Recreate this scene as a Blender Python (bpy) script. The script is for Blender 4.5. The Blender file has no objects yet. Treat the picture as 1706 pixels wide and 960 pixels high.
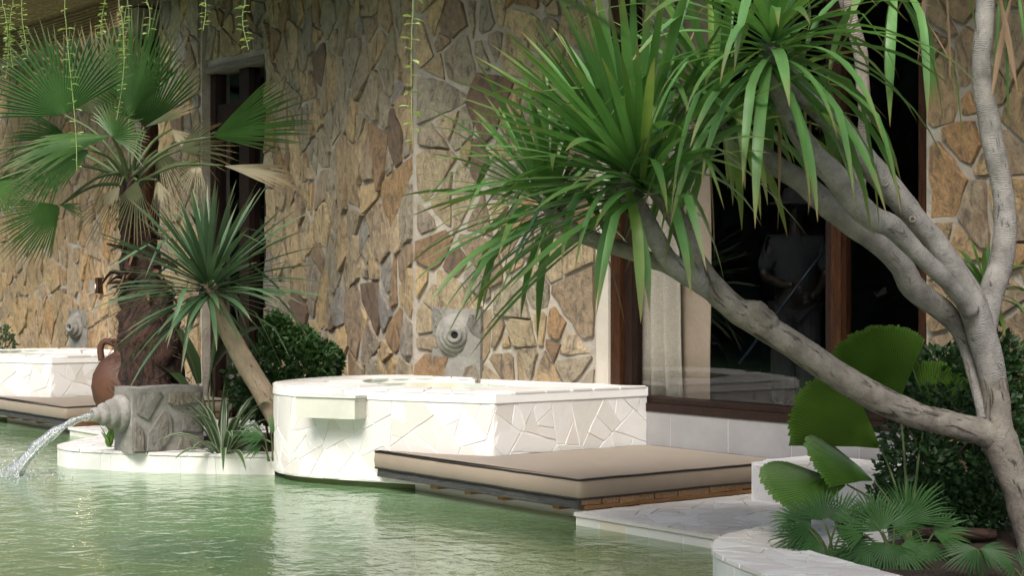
import bpy, math, random
from mathutils import Vector, noise as mnoise
S = bpy.context.scene
C = S.collection
rnd = random.Random(7)
PI = math.pi

# ------------------------------------------------------------------ camera
F_PX, CX, CY = 2825.0, 853.0, 480.0
TH = math.atan2(2153, 2825)
Fw = Vector((-math.cos(TH), math.sin(TH), 0))      # view direction
Rt = Vector((math.sin(TH), math.cos(TH), 0))       # right of view
Up = Vector((0, 0, 1))
EYE = Vector((0, 0, 1.5))
cd = bpy.data.cameras.new('camera'); cam = bpy.data.objects.new('camera', cd); C.objects.link(cam)
cam.location = EYE; cam.rotation_euler = (PI/2, 0, math.atan2(-Fw.x, Fw.y))
cd.sensor_width = 36; cd.lens = 36*F_PX/1706; cd.clip_start = .05; cd.clip_end = 2000
cd.dof.use_dof = True; cd.dof.focus_distance = 12.0; cd.dof.aperture_fstop = 6.3
S.camera = cam
# ------------------------------------------------------------------ light
SUN = Vector((.40, -.60, .80)).normalized()
w = bpy.data.worlds.new('World'); S.world = w; w.use_nodes = True
wn = w.node_tree; sky = wn.nodes.new('ShaderNodeTexSky'); sky.sky_type = 'NISHITA'; sky.sun_disc = False
sky.sun_elevation = math.asin(SUN.z); sky.sun_rotation = math.atan2(SUN.x, SUN.y)
sky.air_density = 1.0; sky.dust_density = 3.5; sky.ozone_density = .6
wn.links.new(sky.outputs[0], wn.nodes['Background'].inputs[0]); wn.nodes['Background'].inputs[1].default_value = .092
ld = bpy.data.lights.new('sun', 'SUN'); sun = bpy.data.objects.new('sun', ld); C.objects.link(sun)
ld.energy = 1.5; ld.angle = math.radians(24); ld.color = (1, .97, .92)
sun.rotation_euler = SUN.to_track_quat('Z', 'Y').to_euler(); sun.location = (0, -6, 12)
S.view_settings.view_transform = 'Standard'; S.view_settings.look = 'None'
S.view_settings.exposure = 1.24; S.view_settings.gamma = 1
S.cycles.max_bounces = 9; S.cycles.transparent_max_bounces = 16
S.cycles.use_denoising = True

# ------------------------------------------------------------------ placing helpers
def ray(px, py): return Fw + Rt*((px-CX)/F_PX) + Up*((CY-py)/F_PX)
def P(px, py, d): return EYE + ray(px, py)*d              # point at a distance along the view axis
def D(r, u, f): return Rt*r + Up*u + Fw*f                 # direction right / up / away
def pxm(d): return d/F_PX                                 # metres per photo pixel at that distance

# ------------------------------------------------------------------ materials
def mk(name):
    m = bpy.data.materials.new(name); m.use_nodes = True
    return m, m.node_tree, m.node_tree.nodes['Principled BSDF']
def N(t, kind, **kw):
    n = t.nodes.new('ShaderNode'+kind)
    for k, v in kw.items():
        if k in n.inputs.keys(): n.inputs[k].default_value = v
        else: setattr(n, k, v)
    return n
def L(t, a, b): t.links.new(a, b)
def ramp(t, fac, stops, mode='LINEAR'):
    r = N(t, 'ValToRGB'); r.color_ramp.interpolation = mode
    e = r.color_ramp.elements
    while len(e) < len(stops): e.new(.5)
    for i, (p, c) in enumerate(stops):
        e[i].position = p; e[i].color = (*c, 1) if len(c) == 3 else c
    L(t, fac, r.inputs[0]); return r.outputs[0]
def mixc(t, fac, a, b, blend='MIX'):
    m = N(t, 'Mix', data_type='RGBA', blend_type=blend)
    for v, i in ((fac, 0), (a, 6), (b, 7)):
        if isinstance(v, (int, float)): m.inputs[i].default_value = v
        elif isinstance(v, tuple): m.inputs[i].default_value = (*v, 1)
        else: L(t, v, m.inputs[i])
    return m.outputs[2]
def coords(t, scale=(1, 1, 1), kind='Object', jitter=True):
    tc = N(t, 'TexCoord'); out = tc.outputs[kind]
    if jitter:
        oi = N(t, 'ObjectInfo'); mu = N(t, 'Math', operation='MULTIPLY'); mu.inputs[1].default_value = 37.0
        L(t, oi.outputs['Random'], mu.inputs[0])
        ad = N(t, 'VectorMath', operation='ADD'); L(t, out, ad.inputs[0]); L(t, mu.outputs[0], ad.inputs[1]); out = ad.outputs[0]
    mp = N(t, 'Mapping'); mp.inputs['Scale'].default_value = scale; L(t, out, mp.inputs['Vector'])
    return mp.outputs[0]
def noise(t, vec, scale, detail=4, rough=.55, dist=0):
    n = N(t, 'TexNoise'); n.inputs['Scale'].default_value = scale; n.inputs['Detail'].default_value = detail
    n.inputs['Roughness'].default_value = rough; n.inputs['Distortion'].default_value = dist
    L(t, vec, n.inputs['Vector']); return n.outputs[0]
def bump(t, bsdf, h, strength=.4, dist=.02):
    b = N(t, 'Bump'); b.inputs['Strength'].default_value = strength; b.inputs['Distance'].default_value = dist
    L(t, h, b.inputs['Height']); L(t, b.outputs[0], bsdf.inputs['Normal']); return b
def rnd_out(t): return N(t, 'ObjectInfo').outputs['Random']

def stone_mat(name, stops, streak=(.21, .125, .06), dark=(.085, .072, .058)):
    m, t, b = mk(name)
    v = coords(t, (1.0, 1.0, .6)); base = ramp(t, rnd_out(t), stops, 'LINEAR')
    n1 = noise(t, v, 3.2, 6, .6, .6); n2 = noise(t, coords(t, (2.2, 2.2, 1.3)), 4, 8, .7, 1.2)
    c = mixc(t, ramp(t, n1, [(.52, (0, 0, 0)), (.74, (.6,)*3)]), base, streak)
    c = mixc(t, ramp(t, n2, [(.36, (.75,)*3), (.50, (0, 0, 0))]), c, dark)
    n3 = noise(t, v, 22, 6, .75); c = mixc(t, .7, c, ramp(t, n3, [(.25, (.25,)*3), (.8, (.95,)*3)]), 'OVERLAY')
    L(t, c, b.inputs['Base Color']); b.inputs['Roughness'].default_value = .78
    ad = N(t, 'Math', operation='ADD'); L(t, n2, ad.inputs[0]); L(t, n3, ad.inputs[1])
    bump(t, b, ad.outputs[0], 1.0, .030); return m
STONE = stone_mat('fieldstone', [(0, (.37, .285, .165)), (.14, (.29, .26, .19)), (.28, (.44, .315, .155)), (.42, (.27, .24, .175)), (.56, (.48, .365, .205)), (.66, (.33, .24, .135)), (.76, (.23, .225, .205)),
                                 (.84, (.34, .215, .10)), (.91, (.15, .10, .065)), (1, (.45, .355, .225))])
STONE_WARM = stone_mat('warm_fieldstone', [(0, (.38, .26, .13)), (.25, (.30, .22, .13)), (.5, (.44, .30, .15)), (.75, (.32, .25, .17)), (1, (.40, .24, .11))])
STONE_GREY = stone_mat('grey_fieldstone', [(0, (.25, .235, .205)), (.35, (.20, .195, .175)), (.7, (.27, .235, .175)), (1, (.17, .155, .14))], streak=(.22, .15, .09))

def plain(name, col, rough=.7, var=.25, sc=8, bs=.25, bd=.01, scale=(1, 1, 1), jitter=True, **kw):
    m, t, b = mk(name); v = coords(t, scale, jitter=jitter); n = noise(t, v, sc, 6, .65)
    lo = tuple(x*(1-var) for x in col); hi = tuple(min(1, x*(1+var)) for x in col)
    L(t, ramp(t, n, [(.3, lo), (.7, hi)]), b.inputs['Base Color']); b.inputs['Roughness'].default_value = rough
    n2 = noise(t, v, sc*6, 4, .6); ad = N(t, 'Math', operation='ADD'); L(t, n, ad.inputs[0]); L(t, n2, ad.inputs[1])
    if bs: bump(t, b, ad.outputs[0], bs, bd)
    for k, x in kw.items(): b.inputs[k].default_value = x
    return m
MORTAR = plain('mortar', (.37, .335, .275), .9, .22, 5, .6, .02, jitter=False)
GROUT = plain('white_grout', (.83, .82, .80), .85, .04, 6, .15, .006)
PLASTER = plain('beige_plaster', (.50, .46, .385), .85, .08, 5)
PANEL = plain('grey_render', (.29, .287, .287), .75, .14, 2.2, .2, .008)
CONCRETE = plain('weathered_cement', (.235, .225, .20), .85, .42, 5, .6, .014)
TERRACOTTA = plain('terracotta', (.088, .036, .018), .62, .42, 3.5, .3, .006)
SOIL = plain('soil', (.052, .034, .021), .95, .55, 14, .9, .04, jitter=False)
ROOFM = plain('roof_boards', (.10, .075, .05), .85, .3, 5)
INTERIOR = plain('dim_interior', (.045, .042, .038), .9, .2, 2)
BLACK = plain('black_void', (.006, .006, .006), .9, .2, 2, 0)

def white_stone(name, tint):
    m, t, b = mk(name); v = coords(t)
    base = ramp(t, rnd_out(t), tint)
    n = noise(t, v, 4, 6, .65, .5); n2 = noise(t, v, 26, 5, .7)
    c = mixc(t, ramp(t, n, [(.42, (0, 0, 0)), (.75, (.55,)*3)]), base, (.67, .64, .585))
    L(t, c, b.inputs['Base Color']); b.inputs['Roughness'].default_value = .6
    ad = N(t, 'Math', operation='ADD'); L(t, n, ad.inputs[0]); L(t, n2, ad.inputs[1]); bump(t, b, ad.outputs[0], .3, .006); return m
WHITE = white_stone('white_stone', [(0, (.70, .685, .66)), (.25, (.79, .785, .77)), (.45, (.65, .63, .59)), (.65, (.77, .76, .74)), (.82, (.60, .575, .53)), (1, (.71, .665, .63))])
WHITE_TILE = white_stone('pale_edge_tile', [(0, (.78, .78, .74)), (.25, (.66, .68, .62)), (.45, (.72, .66, .52)), (.6, (.80, .80, .77)), (.8, (.62, .65, .61)), (1, (.74, .74, .68))])
WHITE_SIDE = white_stone('cool_edge_tile', [(0, (.68, .74, .73)), (.5, (.62, .70, .68)), (1, (.72, .74, .72))])

def fabric(name, col):
    m, t, b = mk(name); v = coords(t); wv = noise(t, v, 260, 2, .6); n = noise(t, coords(t, (1, 1.8, 1)), 3.0, 5, .6, .8)
    L(t, mixc(t, ramp(t, n, [(.35, (0, 0, 0)), (.7, (.5,)*3)]), col, tuple(x*.82 for x in col)), b.inputs['Base Color'])
    b.inputs['Roughness'].default_value = .75; b.inputs['Sheen Weight'].default_value = .15
    ad = N(t, 'Math', operation='MULTIPLY_ADD'); L(t, wv, ad.inputs[0]); ad.inputs[1].default_value = .12; L(t, n, ad.inputs[2])
    bump(t, b, ad.outputs[0], .3, .010); return m
TAUPE = fabric('taupe_canvas', (.285, .228, .168))
PIPING = plain('black_piping', (.02, .017, .015), .6, .1, 10, 0)
def cloth(name, a, c2):
    m, t, b = mk(name)
    n = noise(t, coords(t, (90, 90, 6)), 4, 3); n2 = noise(t, coords(t, (6, 6, 90)), 4, 3)
    mu = N(t, 'Math', operation='MULTIPLY'); L(t, n, mu.inputs[0]); L(t, n2, mu.inputs[1])
    L(t, ramp(t, mu.outputs[0], [(.14, a), (.36, c2)]), b.inputs['Base Color']); b.inputs['Roughness'].default_value = .9
    return m
LINEN = cloth('grey_linen', (.42, .375, .31), (.64, .58, .49))
DRAPE = cloth('tan_drape', (.44, .34, .26), (.52, .41, .315))

def wood(name, a, c2, rough=.5, scale=(14, 14, 1.4), sc=3.0, ring=False):
    m, t, b = mk(name); v = coords(t, scale)
    n = noise(t, v, sc, 7, .65, 1.4); n2 = noise(t, v, sc*5, 4, .6)
    c = ramp(t, n, [(.3, a), (.7, c2)])
    c = mixc(t, ramp(t, n2, [(.3, (.55,)*3), (.5, (0, 0, 0))]), c, tuple(x*.35 for x in a))
    L(t, c, b.inputs['Base Color']); b.inputs['Roughness'].default_value = rough; b.inputs['Specular IOR Level'].default_value = .25; bump(t, b, n2, .4, .01); return m
DARKWOOD = wood('dark_stained_wood', (.009, .005, .0035), (.032, .015, .009), .45)
REDWOOD = wood('reddish_stained_wood', (.014, .006, .003), (.075, .028, .011), .36)
DECKEND = wood('plank_wood', (.20, .11, .05), (.46, .30, .17), .7, (1.2, 14, 14))
DECKBEAM = wood('joist_wood', (.24, .12, .05), (.40, .22, .10), .65, (14, 1.2, 14))
GREYWOOD = wood('dark_grey_wood', (.035, .036, .036), (.085, .085, .082), .8, (1.2, 12, 12))  # dark grey, for the board along the deck front
BEAMWOOD = wood('grey_lintel_wood', (.10, .085, .07), (.22, .19, .155), .8, (1.2, 12, 12))
def reed_mat():
    m, t, b = mk('reed'); v = coords(t, (2.5, 30, 30)); n = noise(t, v, 4, 4)
    c = ramp(t, n, [(.3, (.13, .085, .045)), (.7, (.36, .25, .13))]); L(t, c, b.inputs['Base Color']); b.inputs['Roughness'].default_value = .8
    bump(t, b, n, .4, .01); return m
REED = reed_mat()

def bark(name, a, c2, crack, ringscale=26, ringamt=.38, crk=.36):
    m, t, b = mk(name)
    uv = coords(t, (1, 1, 1), 'UV', False)
    wv = N(t, 'TexWave', wave_type='BANDS', bands_direction='Y'); wv.inputs['Scale'].default_value = ringscale
    wv.inputs['Distortion'].default_value = 5.5; wv.inputs['Detail'].default_value = 3; wv.inputs['Detail Scale'].default_value = 1.2; L(t, uv, wv.inputs['Vector'])
    ob = coords(t, (1, 1, 1), 'Object', False); n = noise(t, ob, 9, 6, .65); n2 = noise(t, ob, 45, 5, .7)
    mp = N(t, 'Mapping'); mp.inputs['Scale'].default_value = (16, 3.6, 1); L(t, uv, mp.inputs['Vector'])
    ck = noise(t, mp.outputs[0], 1.5, 6, .7, .9)
    c = ramp(t, n, [(.28, a), (.68, c2)])
    c = mixc(t, ringamt*.7, c, ramp(t, wv.outputs[1], [(.0, (.42,)*3), (.6, (.62,)*3)]), 'OVERLAY')
    ckm = ramp(t, ck, [(crk-.05, (1, 1, 1)), (crk+.03, (0, 0, 0))]); c = mixc(t, ckm, c, crack)
    L(t, c, b.inputs['Base Color']); b.inputs['Roughness'].default_value = .85
    wm = N(t, 'Math', operation='MULTIPLY'); L(t, wv.outputs[1], wm.inputs[0]); L(t, ramp(t, noise(t, ob, 5, 3), [(.38, (.1,)*3), (.62, (1,)*3)]), wm.inputs[1])
    m1 = N(t, 'Math', operation='MULTIPLY_ADD'); L(t, wm.outputs[0], m1.inputs[0]); m1.inputs[1].default_value = ringamt; L(t, n2, m1.inputs[2])
    m2 = N(t, 'Math', operation='MULTIPLY_ADD'); L(t, ckm, m2.inputs[0]); m2.inputs[1].default_value = -1.2; L(t, m1.outputs[0], m2.inputs[2])
    bump(t, b, m2.outputs[0], .8, .010); return m
BARK = bark('grey_ringed_bark', (.135, .129, .119), (.325, .31, .285), (.05, .04, .03))
BARK_LOW = bark('cracked_tan_bark', (.115, .102, .084), (.29, .262, .22), (.06, .045, .034), 24, .14, .395)
BARK_DARK = bark('brown_grey_bark', (.16, .14, .12), (.32, .28, .235), (.05, .035, .025))  # browner grey, on side limbs, knot holes, shoot stem and rock
BARK_TAN = bark('tan_smooth_bark', (.20, .155, .105), (.32, .25, .17), (.13, .09, .06), 30, .3)
BARK_PALM = bark('red_fibrous_bark', (.018, .009, .006), (.066, .027, .016), (.010, .006, .004), 9, .12, .46)
FIBRE = plain('palm_fibre', (.10, .052, .030), .9, .5, 20)

def leafmat(name, lo, hi, tip=None, tipat=.86, trans=.22, rough=.38, edge=None, stripe=.18, mid=None, vary=False):
    m, t, b = mk(name); out = t.nodes['Material Output']
    uvn = N(t, 'TexCoord').outputs['UV']; sp = N(t, 'SeparateXYZ'); L(t, uvn, sp.inputs[0])
    base = mixc(t, rnd_out(t), lo, hi) if not vary else ramp(t, rnd_out(t), [(0, lo), (.55, hi), (.93, tuple(x*1.15 for x in hi)), (1, (hi[0]*1.9, hi[1]*1.2, hi[2]*.9))])
    mp = N(t, 'Mapping'); mp.inputs['Scale'].default_value = (22, 1.5, 1); L(t, uvn, mp.inputs['Vector'])
    st = noise(t, mp.outputs[0], 1.0, 3)
    c = mixc(t, ramp(t, st, [(.35, (0, 0, 0)), (.7, (stripe*2,)*3)]), base, tuple(min(1, x*1.7) for x in hi))
    n = noise(t, coords(t), 3.0, 3); c = mixc(t, ramp(t, n, [(.35, (.4,)*3), (.6, (0, 0, 0))]), c, tuple(x*.7 for x in lo))
    if mid:
        c = mixc(t, ramp(t, sp.outputs[0], [(.40, (0, 0, 0)), (.47, (1, 1, 1)), (.53, (1, 1, 1)), (.60, (0, 0, 0))]), c, mid)
    if edge:
        c = mixc(t, ramp(t, sp.outputs[0], [(.10, (1, 1, 1)), (.24, (0, 0, 0)), (.76, (0, 0, 0)), (.90, (1, 1, 1))]), c, edge)
    if tip:
        c = mixc(t, ramp(t, sp.outputs[1], [(tipat-.22, (0, 0, 0)), (tipat, (.45,)*3), (min(.999, tipat+.1), (1, 1, 1))]), c, tip)
    L(t, c, b.inputs['Base Color']); b.inputs['Roughness'].default_value = rough
    bump(t, b, st, .2, .01)
    tr = N(t, 'BsdfTranslucent'); L(t, mixc(t, 1.0, c, (1.0, 1.0, .55), 'MULTIPLY'), tr.inputs[0])
    mx = N(t, 'MixShader'); mx.inputs[0].default_value = trans
    L(t, b.outputs[0], mx.inputs[1]); L(t, tr.outputs[0], mx.inputs[2]); L(t, mx.outputs[0], out.inputs[0]); return m
DRAC = leafmat('dragon_leaf', (.078, .200, .046), (.155, .325, .105), (.34, .22, .09), .92, .28, .33, vary=True)
DRAC_DK = leafmat('dragon_leaf_dark', (.050, .135, .028), (.11, .235, .058), (.24, .18, .07), .93, .22, .35, vary=True)
DRY = leafmat('dry_leaf', (.20, .135, .08), (.30, .205, .13), trans=.2, rough=.8)
YUCCA = leafmat('yucca_leaf', (.038, .088, .036), (.095, .165, .08), (.22, .18, .10), .95, .12, .42)
FROND = leafmat('palm_frond', (.034, .098, .022), (.080, .172, .042), (.34, .33, .19), .92, .22, .42)
FROND_DRY = leafmat('dry_palm_frond', (.34, .31, .21), (.46, .42, .29), (.36, .24, .12), .88, .22, .75)
FROND_MIX = leafmat('withering_palm_frond', (.07, .10, .04), (.14, .15, .075), (.33, .24, .12), .75, .2, .6)
LICU = leafmat('ruffled_fan_leaf', (.050, .145, .018), (.15, .27, .045), trans=.32, rough=.36, mid=(.020, .070, .010), stripe=.3)  # dark mid-vein line also paints in the shading of the pleats
SMALLFAN = leafmat('small_fan_leaf', (.022, .078, .018), (.060, .15, .036), trans=.22, rough=.42)
STRIPED = leafmat('striped_leaf', (.035, .070, .026), (.055, .10, .038), trans=.12, edge=(.33, .38, .26))
BROAD = leafmat('broad_dark_leaf', (.018, .05, .016), (.035, .08, .025), trans=.18, mid=(.09, .14, .05))
BUSH = leafmat('bush_leaf', (.022, .066, .014), (.05, .12, .024), trans=.2, rough=.45)
BUSH_DK = leafmat('dark_bush_leaf', (.014, .045, .014), (.032, .08, .020), trans=.18, rough=.45)
VINE = leafmat('vine_leaf', (.26, .38, .11), (.46, .56, .24), trans=.35, rough=.5)
GARDEN = leafmat('garden_leaf', (.012, .03, .010), (.03, .06, .018), trans=.1, rough=.7)
STEM = plain('green_stem', (.07, .10, .03), .6, .3, 10, 0)
STEM_BR = plain('brown_stem', (.10, .065, .04), .8, .3, 10, 0)

def glass_mat():
    m, t, b = mk('window_glass'); t.nodes.remove(b); out = t.nodes['Material Output']
    g = N(t, 'BsdfGlossy'); g.inputs['Roughness'].default_value = .004; g.inputs[0].default_value = (1, 1, 1, 1)
    tr = N(t, 'BsdfTransparent'); tr.inputs[0].default_value = (.90, .91, .91, 1)
    fr = N(t, 'Fresnel'); ge = N(t, 'NewGeometry'); mr = N(t, 'MapRange'); L(t, ge.outputs['Backfacing'], mr.inputs[0])
    mr.inputs[3].default_value = 1.45; mr.inputs[4].default_value = 1/1.45; L(t, mr.outputs[0], fr.inputs[0])
    mx = N(t, 'MixShader'); L(t, fr.outputs[0], mx.inputs[0]); L(t, tr.outputs[0], mx.inputs[1]); L(t, g.outputs[0], mx.inputs[2]); L(t, mx.outputs[0], out.inputs[0]); return m
GLASS = glass_mat()

def water_mat():
    m, t, b = mk('pool_water'); t.nodes.remove(b); out = t.nodes['Material Output']
    v = coords(t, (1, 1, 1), 'Object', False)
    mpr = N(t, 'Mapping'); mpr.inputs['Rotation'].default_value = (0, 0, -(PI/2-TH)); L(t, v, mpr.inputs['Vector'])
    mp2 = N(t, 'Mapping'); mp2.inputs['Rotation'].default_value = (0, 0, .5); mp2.inputs['Scale'].default_value = (1, 1.35, 1); L(t, v, mp2.inputs['Vector'])
    n1 = noise(t, v, 4.2, 2, .5, .5); n2 = noise(t, mp2.outputs[0], 10, 3, .55, .4); n3 = noise(t, v, 26, 2, .5)
    a = N(t, 'Math', operation='MULTIPLY_ADD'); L(t, n2, a.inputs[0]); a.inputs[1].default_value = .42; L(t, n1, a.inputs[2])
    a2 = N(t, 'Math', operation='MULTIPLY_ADD'); L(t, n3, a2.inputs[0]); a2.inputs[1].default_value = .07; L(t, a.outputs[0], a2.inputs[2])
    bp = N(t, 'Bump'); bp.inputs['Strength'].default_value = .5; bp.inputs['Distance'].default_value = .024; L(t, a2.outputs[0], bp.inputs['Height'])
    murk = noise(t, v, .55, 3, .5)
    df = N(t, 'BsdfDiffuse'); L(t, ramp(t, murk, [(.3, (.155, .28, .13)), (.7, (.23, .36, .20))]), df.inputs[0]); L(t, bp.outputs[0], df.inputs['Normal'])
    tr = N(t, 'BsdfTransparent'); tr.inputs[0].default_value = (.66, .82, .52, 1)
    sx = N(t, 'SeparateXYZ'); L(t, v, sx.inputs[0]); jx = N(t, 'Math', operation='MULTIPLY_ADD'); L(t, murk, jx.inputs[0]); jx.inputs[1].default_value = 2.2; L(t, sx.outputs[0], jx.inputs[2])
    mr = N(t, 'MapRange'); L(t, jx.outputs[0], mr.inputs[0])   # clearer over the shallow shelf
    for i_, x_ in ((1, -9.0), (2, -5.6), (3, .26), (4, .74)): mr.inputs[i_].default_value = x_
    mx = N(t, 'MixShader'); L(t, mr.outputs[0], mx.inputs[0]); L(t, df.outputs[0], mx.inputs[1]); L(t, tr.outputs[0], mx.inputs[2])
    gl = N(t, 'BsdfGlossy'); gl.inputs['Roughness'].default_value = .02; gl.inputs[0].default_value = (.97, .98, .97, 1); L(t, bp.outputs[0], gl.inputs['Normal'])
    fr = N(t, 'Fresnel'); fr.inputs[0].default_value = 1.33; L(t, bp.outputs[0], fr.inputs['Normal'])
    m2 = N(t, 'MixShader'); L(t, fr.outputs[0], m2.inputs[0]); L(t, mx.outputs[0], m2.inputs[1]); L(t, gl.outputs[0], m2.inputs[2])
    L(t, m2.outputs[0], out.inputs[0]); return m
WATER = water_mat()
def stream_mat(name, alpha):
    m, t, b = mk(name); t.nodes.remove(b); out = t.nodes['Material Output']
    v = coords(t, (30, 30, 9)); n = noise(t, v, 2.2, 3)
    bp = N(t, 'Bump'); bp.inputs['Strength'].default_value = .9; bp.inputs['Distance'].default_value = .02; L(t, n, bp.inputs['Height'])
    tr = N(t, 'BsdfTransparent'); tr.inputs[0].default_value = (.93, .95, .94, 1)
    gl = N(t, 'BsdfGlossy'); gl.inputs['Roughness'].default_value = .06; L(t, bp.outputs[0], gl.inputs['Normal'])
    df = N(t, 'BsdfDiffuse'); df.inputs[0].default_value = (.80, .83, .82, 1)
    fr = N(t, 'LayerWeight'); fr.inputs[0].default_value = .45; L(t, bp.outputs[0], fr.inputs['Normal'])
    m1 = N(t, 'MixShader'); L(t, ramp(t, n, [(.35, (alpha*.4,)*3), (.65, (alpha*1.5,)*3)]), m1.inputs[0]); L(t, tr.outputs[0], m1.inputs[1]); L(t, df.outputs[0], m1.inputs[2])
    m2 = N(t, 'MixShader'); L(t, fr.outputs[1], m2.inputs[0]); L(t, m1.outputs[0], m2.inputs[1]); L(t, gl.outputs[0], m2.inputs[2]); L(t, m2.outputs[0], out.inputs[0]); return m
STREAM = stream_mat('falling_water', .28)
FOAM = stream_mat('splash_foam', .5)
POOLBED = plain('pool_bed_stone', (.52, .43, .25), .85, .35, 3, .4, .03, jitter=False)
def emit(name, col, s):
    m, t, b = mk(name); b.inputs['Emission Color'].default_value = (*col, 1); b.inputs['Emission Strength'].default_value = s; return m

# ------------------------------------------------------------------ mesh helpers
class MB:
    def __init__(s): s.v = []; s.f = []; s.uv = []; s.mi = []
    def vert(s, p, uv=(0, 0)): s.v.append(Vector(p)); s.uv.append(uv); return len(s.v)-1
    def face(s, ix, m=0): s.f.append(tuple(ix)); s.mi.append(m)
    def box(s, lo, hi, jit=0, m=0):
        lo, hi = Vector(lo), Vector(hi); k = []
        for z in (lo.z, hi.z):
            for x, y in ((lo.x, lo.y), (hi.x, lo.y), (hi.x, hi.y), (lo.x, hi.y)):
                k.append(s.vert((x+rnd.uniform(-jit, jit), y+rnd.uniform(-jit, jit), z+rnd.uniform(-jit, jit))))
        for q in ((3, 2, 1, 0), (4, 5, 6, 7), (0, 1, 5, 4), (1, 2, 6, 5), (2, 3, 7, 6), (3, 0, 4, 7)): s.face([k[i] for i in q], m)
    def bar(s, o, ax, ay, az):      # box from a corner and three edge vectors
        o = Vector(o); k = [s.vert(o+ax*a+ay*b_+az*c) for c in (0, 1) for a, b_ in ((0, 0), (1, 0), (1, 1), (0, 1))]
        for q in ((3, 2, 1, 0), (4, 5, 6, 7), (0, 1, 5, 4), (1, 2, 6, 5), (2, 3, 7, 6), (3, 0, 4, 7)): s.face([k[i] for i in q])
    def tube(s, pts, rad, seg=12, lump=0, sub=1, cap=True, flat=1.0, freq=3.0):
        pts = [Vector(p) for p in pts]
        if sub > 1: pts, rad = smooth(pts, rad, sub)
        rings = []; ln = 0; prev = None
        for i, p in enumerate(pts):
            d = (pts[min(i+1, len(pts)-1)]-pts[max(i-1, 0)]).normalized()
            if prev is None: a = d.orthogonal().normalized()
            else: a = (prev-d*prev.dot(d)).normalized()
            prev = a; b_ = d.cross(a)
            if i: ln += (p-pts[i-1]).length
            r = rad[i]; ring = []
            for k in range(seg+1):
                an = 2*PI*k/seg; q = p+(a*math.cos(an)+b_*math.sin(an)*flat)*r
                if lump:
                    nz = mnoise.noise(q*freq*2+Vector((3, 7, 1)))*lump+mnoise.noise(q*freq*7)*lump*.45
                    q = p+(q-p)*(1+nz)
                if k == seg: q = s.v[ring[0]].copy()
                ring.append(s.vert(q, (k/seg*2*PI*max(r, .01), ln)))
            rings.append(ring)
        for i in range(len(rings)-1):
            for k in range(seg): s.face((rings[i][k], rings[i][k+1], rings[i+1][k+1], rings[i+1][k]))
        if cap:
            s.face(rings[0][:seg][::-1]); s.face(rings[-1][:seg])
        return s
    def lathe(s, c, prof, axis=Vector((0, 0, 1)), seg=28, side=None):
        a = axis.orthogonal().normalized(); b_ = axis.cross(a); rings = []
        for r, h in prof: rings.append([s.vert(Vector(c)+axis*h+(a*math.cos(2*PI*k/seg)+b_*math.sin(2*PI*k/seg))*r) for k in range(seg)])
        for i in range(len(rings)-1):
            for k in range(seg): s.face((rings[i][k], rings[i][(k+1) % seg], rings[i+1][(k+1) % seg], rings[i+1][k]))
        return s
    def build(s, name, mat, parent=None, loc=None, smooth=False):
        me = bpy.data.meshes.new(name); o = Vector((0, 0, 0))
        if parent is not None: o = world_of(parent)
        if loc is not None: o = Vector(loc)
        me.from_pydata([tuple(p-o) for p in s.v], [], s.f)
        for m in (mat if isinstance(mat, (list, tuple)) else [mat]): me.materials.append(m)
        ul = me.uv_layers.new(name='UVMap')
        for lp in me.loops: ul.data[lp.index].uv = s.uv[lp.vertex_index]
        if any(s.mi): me.polygons.foreach_set('material_index', s.mi)
        if smooth: me.polygons.foreach_set('use_smooth', [True]*len(me.polygons))
        me.update()
        ob = bpy.data.objects.new(name, me); C.objects.link(ob)
        if parent is not None:
            ob.parent = parent; ob.location = o-world_of(parent)
        else: ob.location = o
        return ob
def world_of(o):
    p = Vector(o.location)
    while o.parent is not None: o = o.parent; p += Vector(o.location)
    return p
def smooth(pts, rad, sub):
    op, orr = [], []; n = len(pts)
    for i in range(n-1):
        p0, p1, p2, p3 = pts[max(i-1, 0)], pts[i], pts[i+1], pts[min(i+2, n-1)]
        for k in range(sub):
            t = k/sub
            op.append(.5*((2*p1)+(p2-p0)*t+(2*p0-5*p1+4*p2-p3)*t*t+(3*p1-p0-3*p2+p3)*t**3)); orr.append(rad[i]*(1-t)+rad[i+1]*t)
    op.append(pts[-1]); orr.append(rad[-1]); return op, orr
def tag(o, label, cat, group=None, kind=None):
    if label: o['label'] = label
    if cat: o['category'] = cat
    if group: o['group'] = group
    if kind: o['kind'] = kind
    return o
def empty(name, loc, label, cat, group=None):
    o = bpy.data.objects.new(name, None); C.objects.link(o); o.location = loc; o.empty_display_size = .2
    return tag(o, label, cat, group)
def struct(name, mb, mat, kind='structure'):
    o = mb.build(name, mat); o['kind'] = kind; return o

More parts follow.
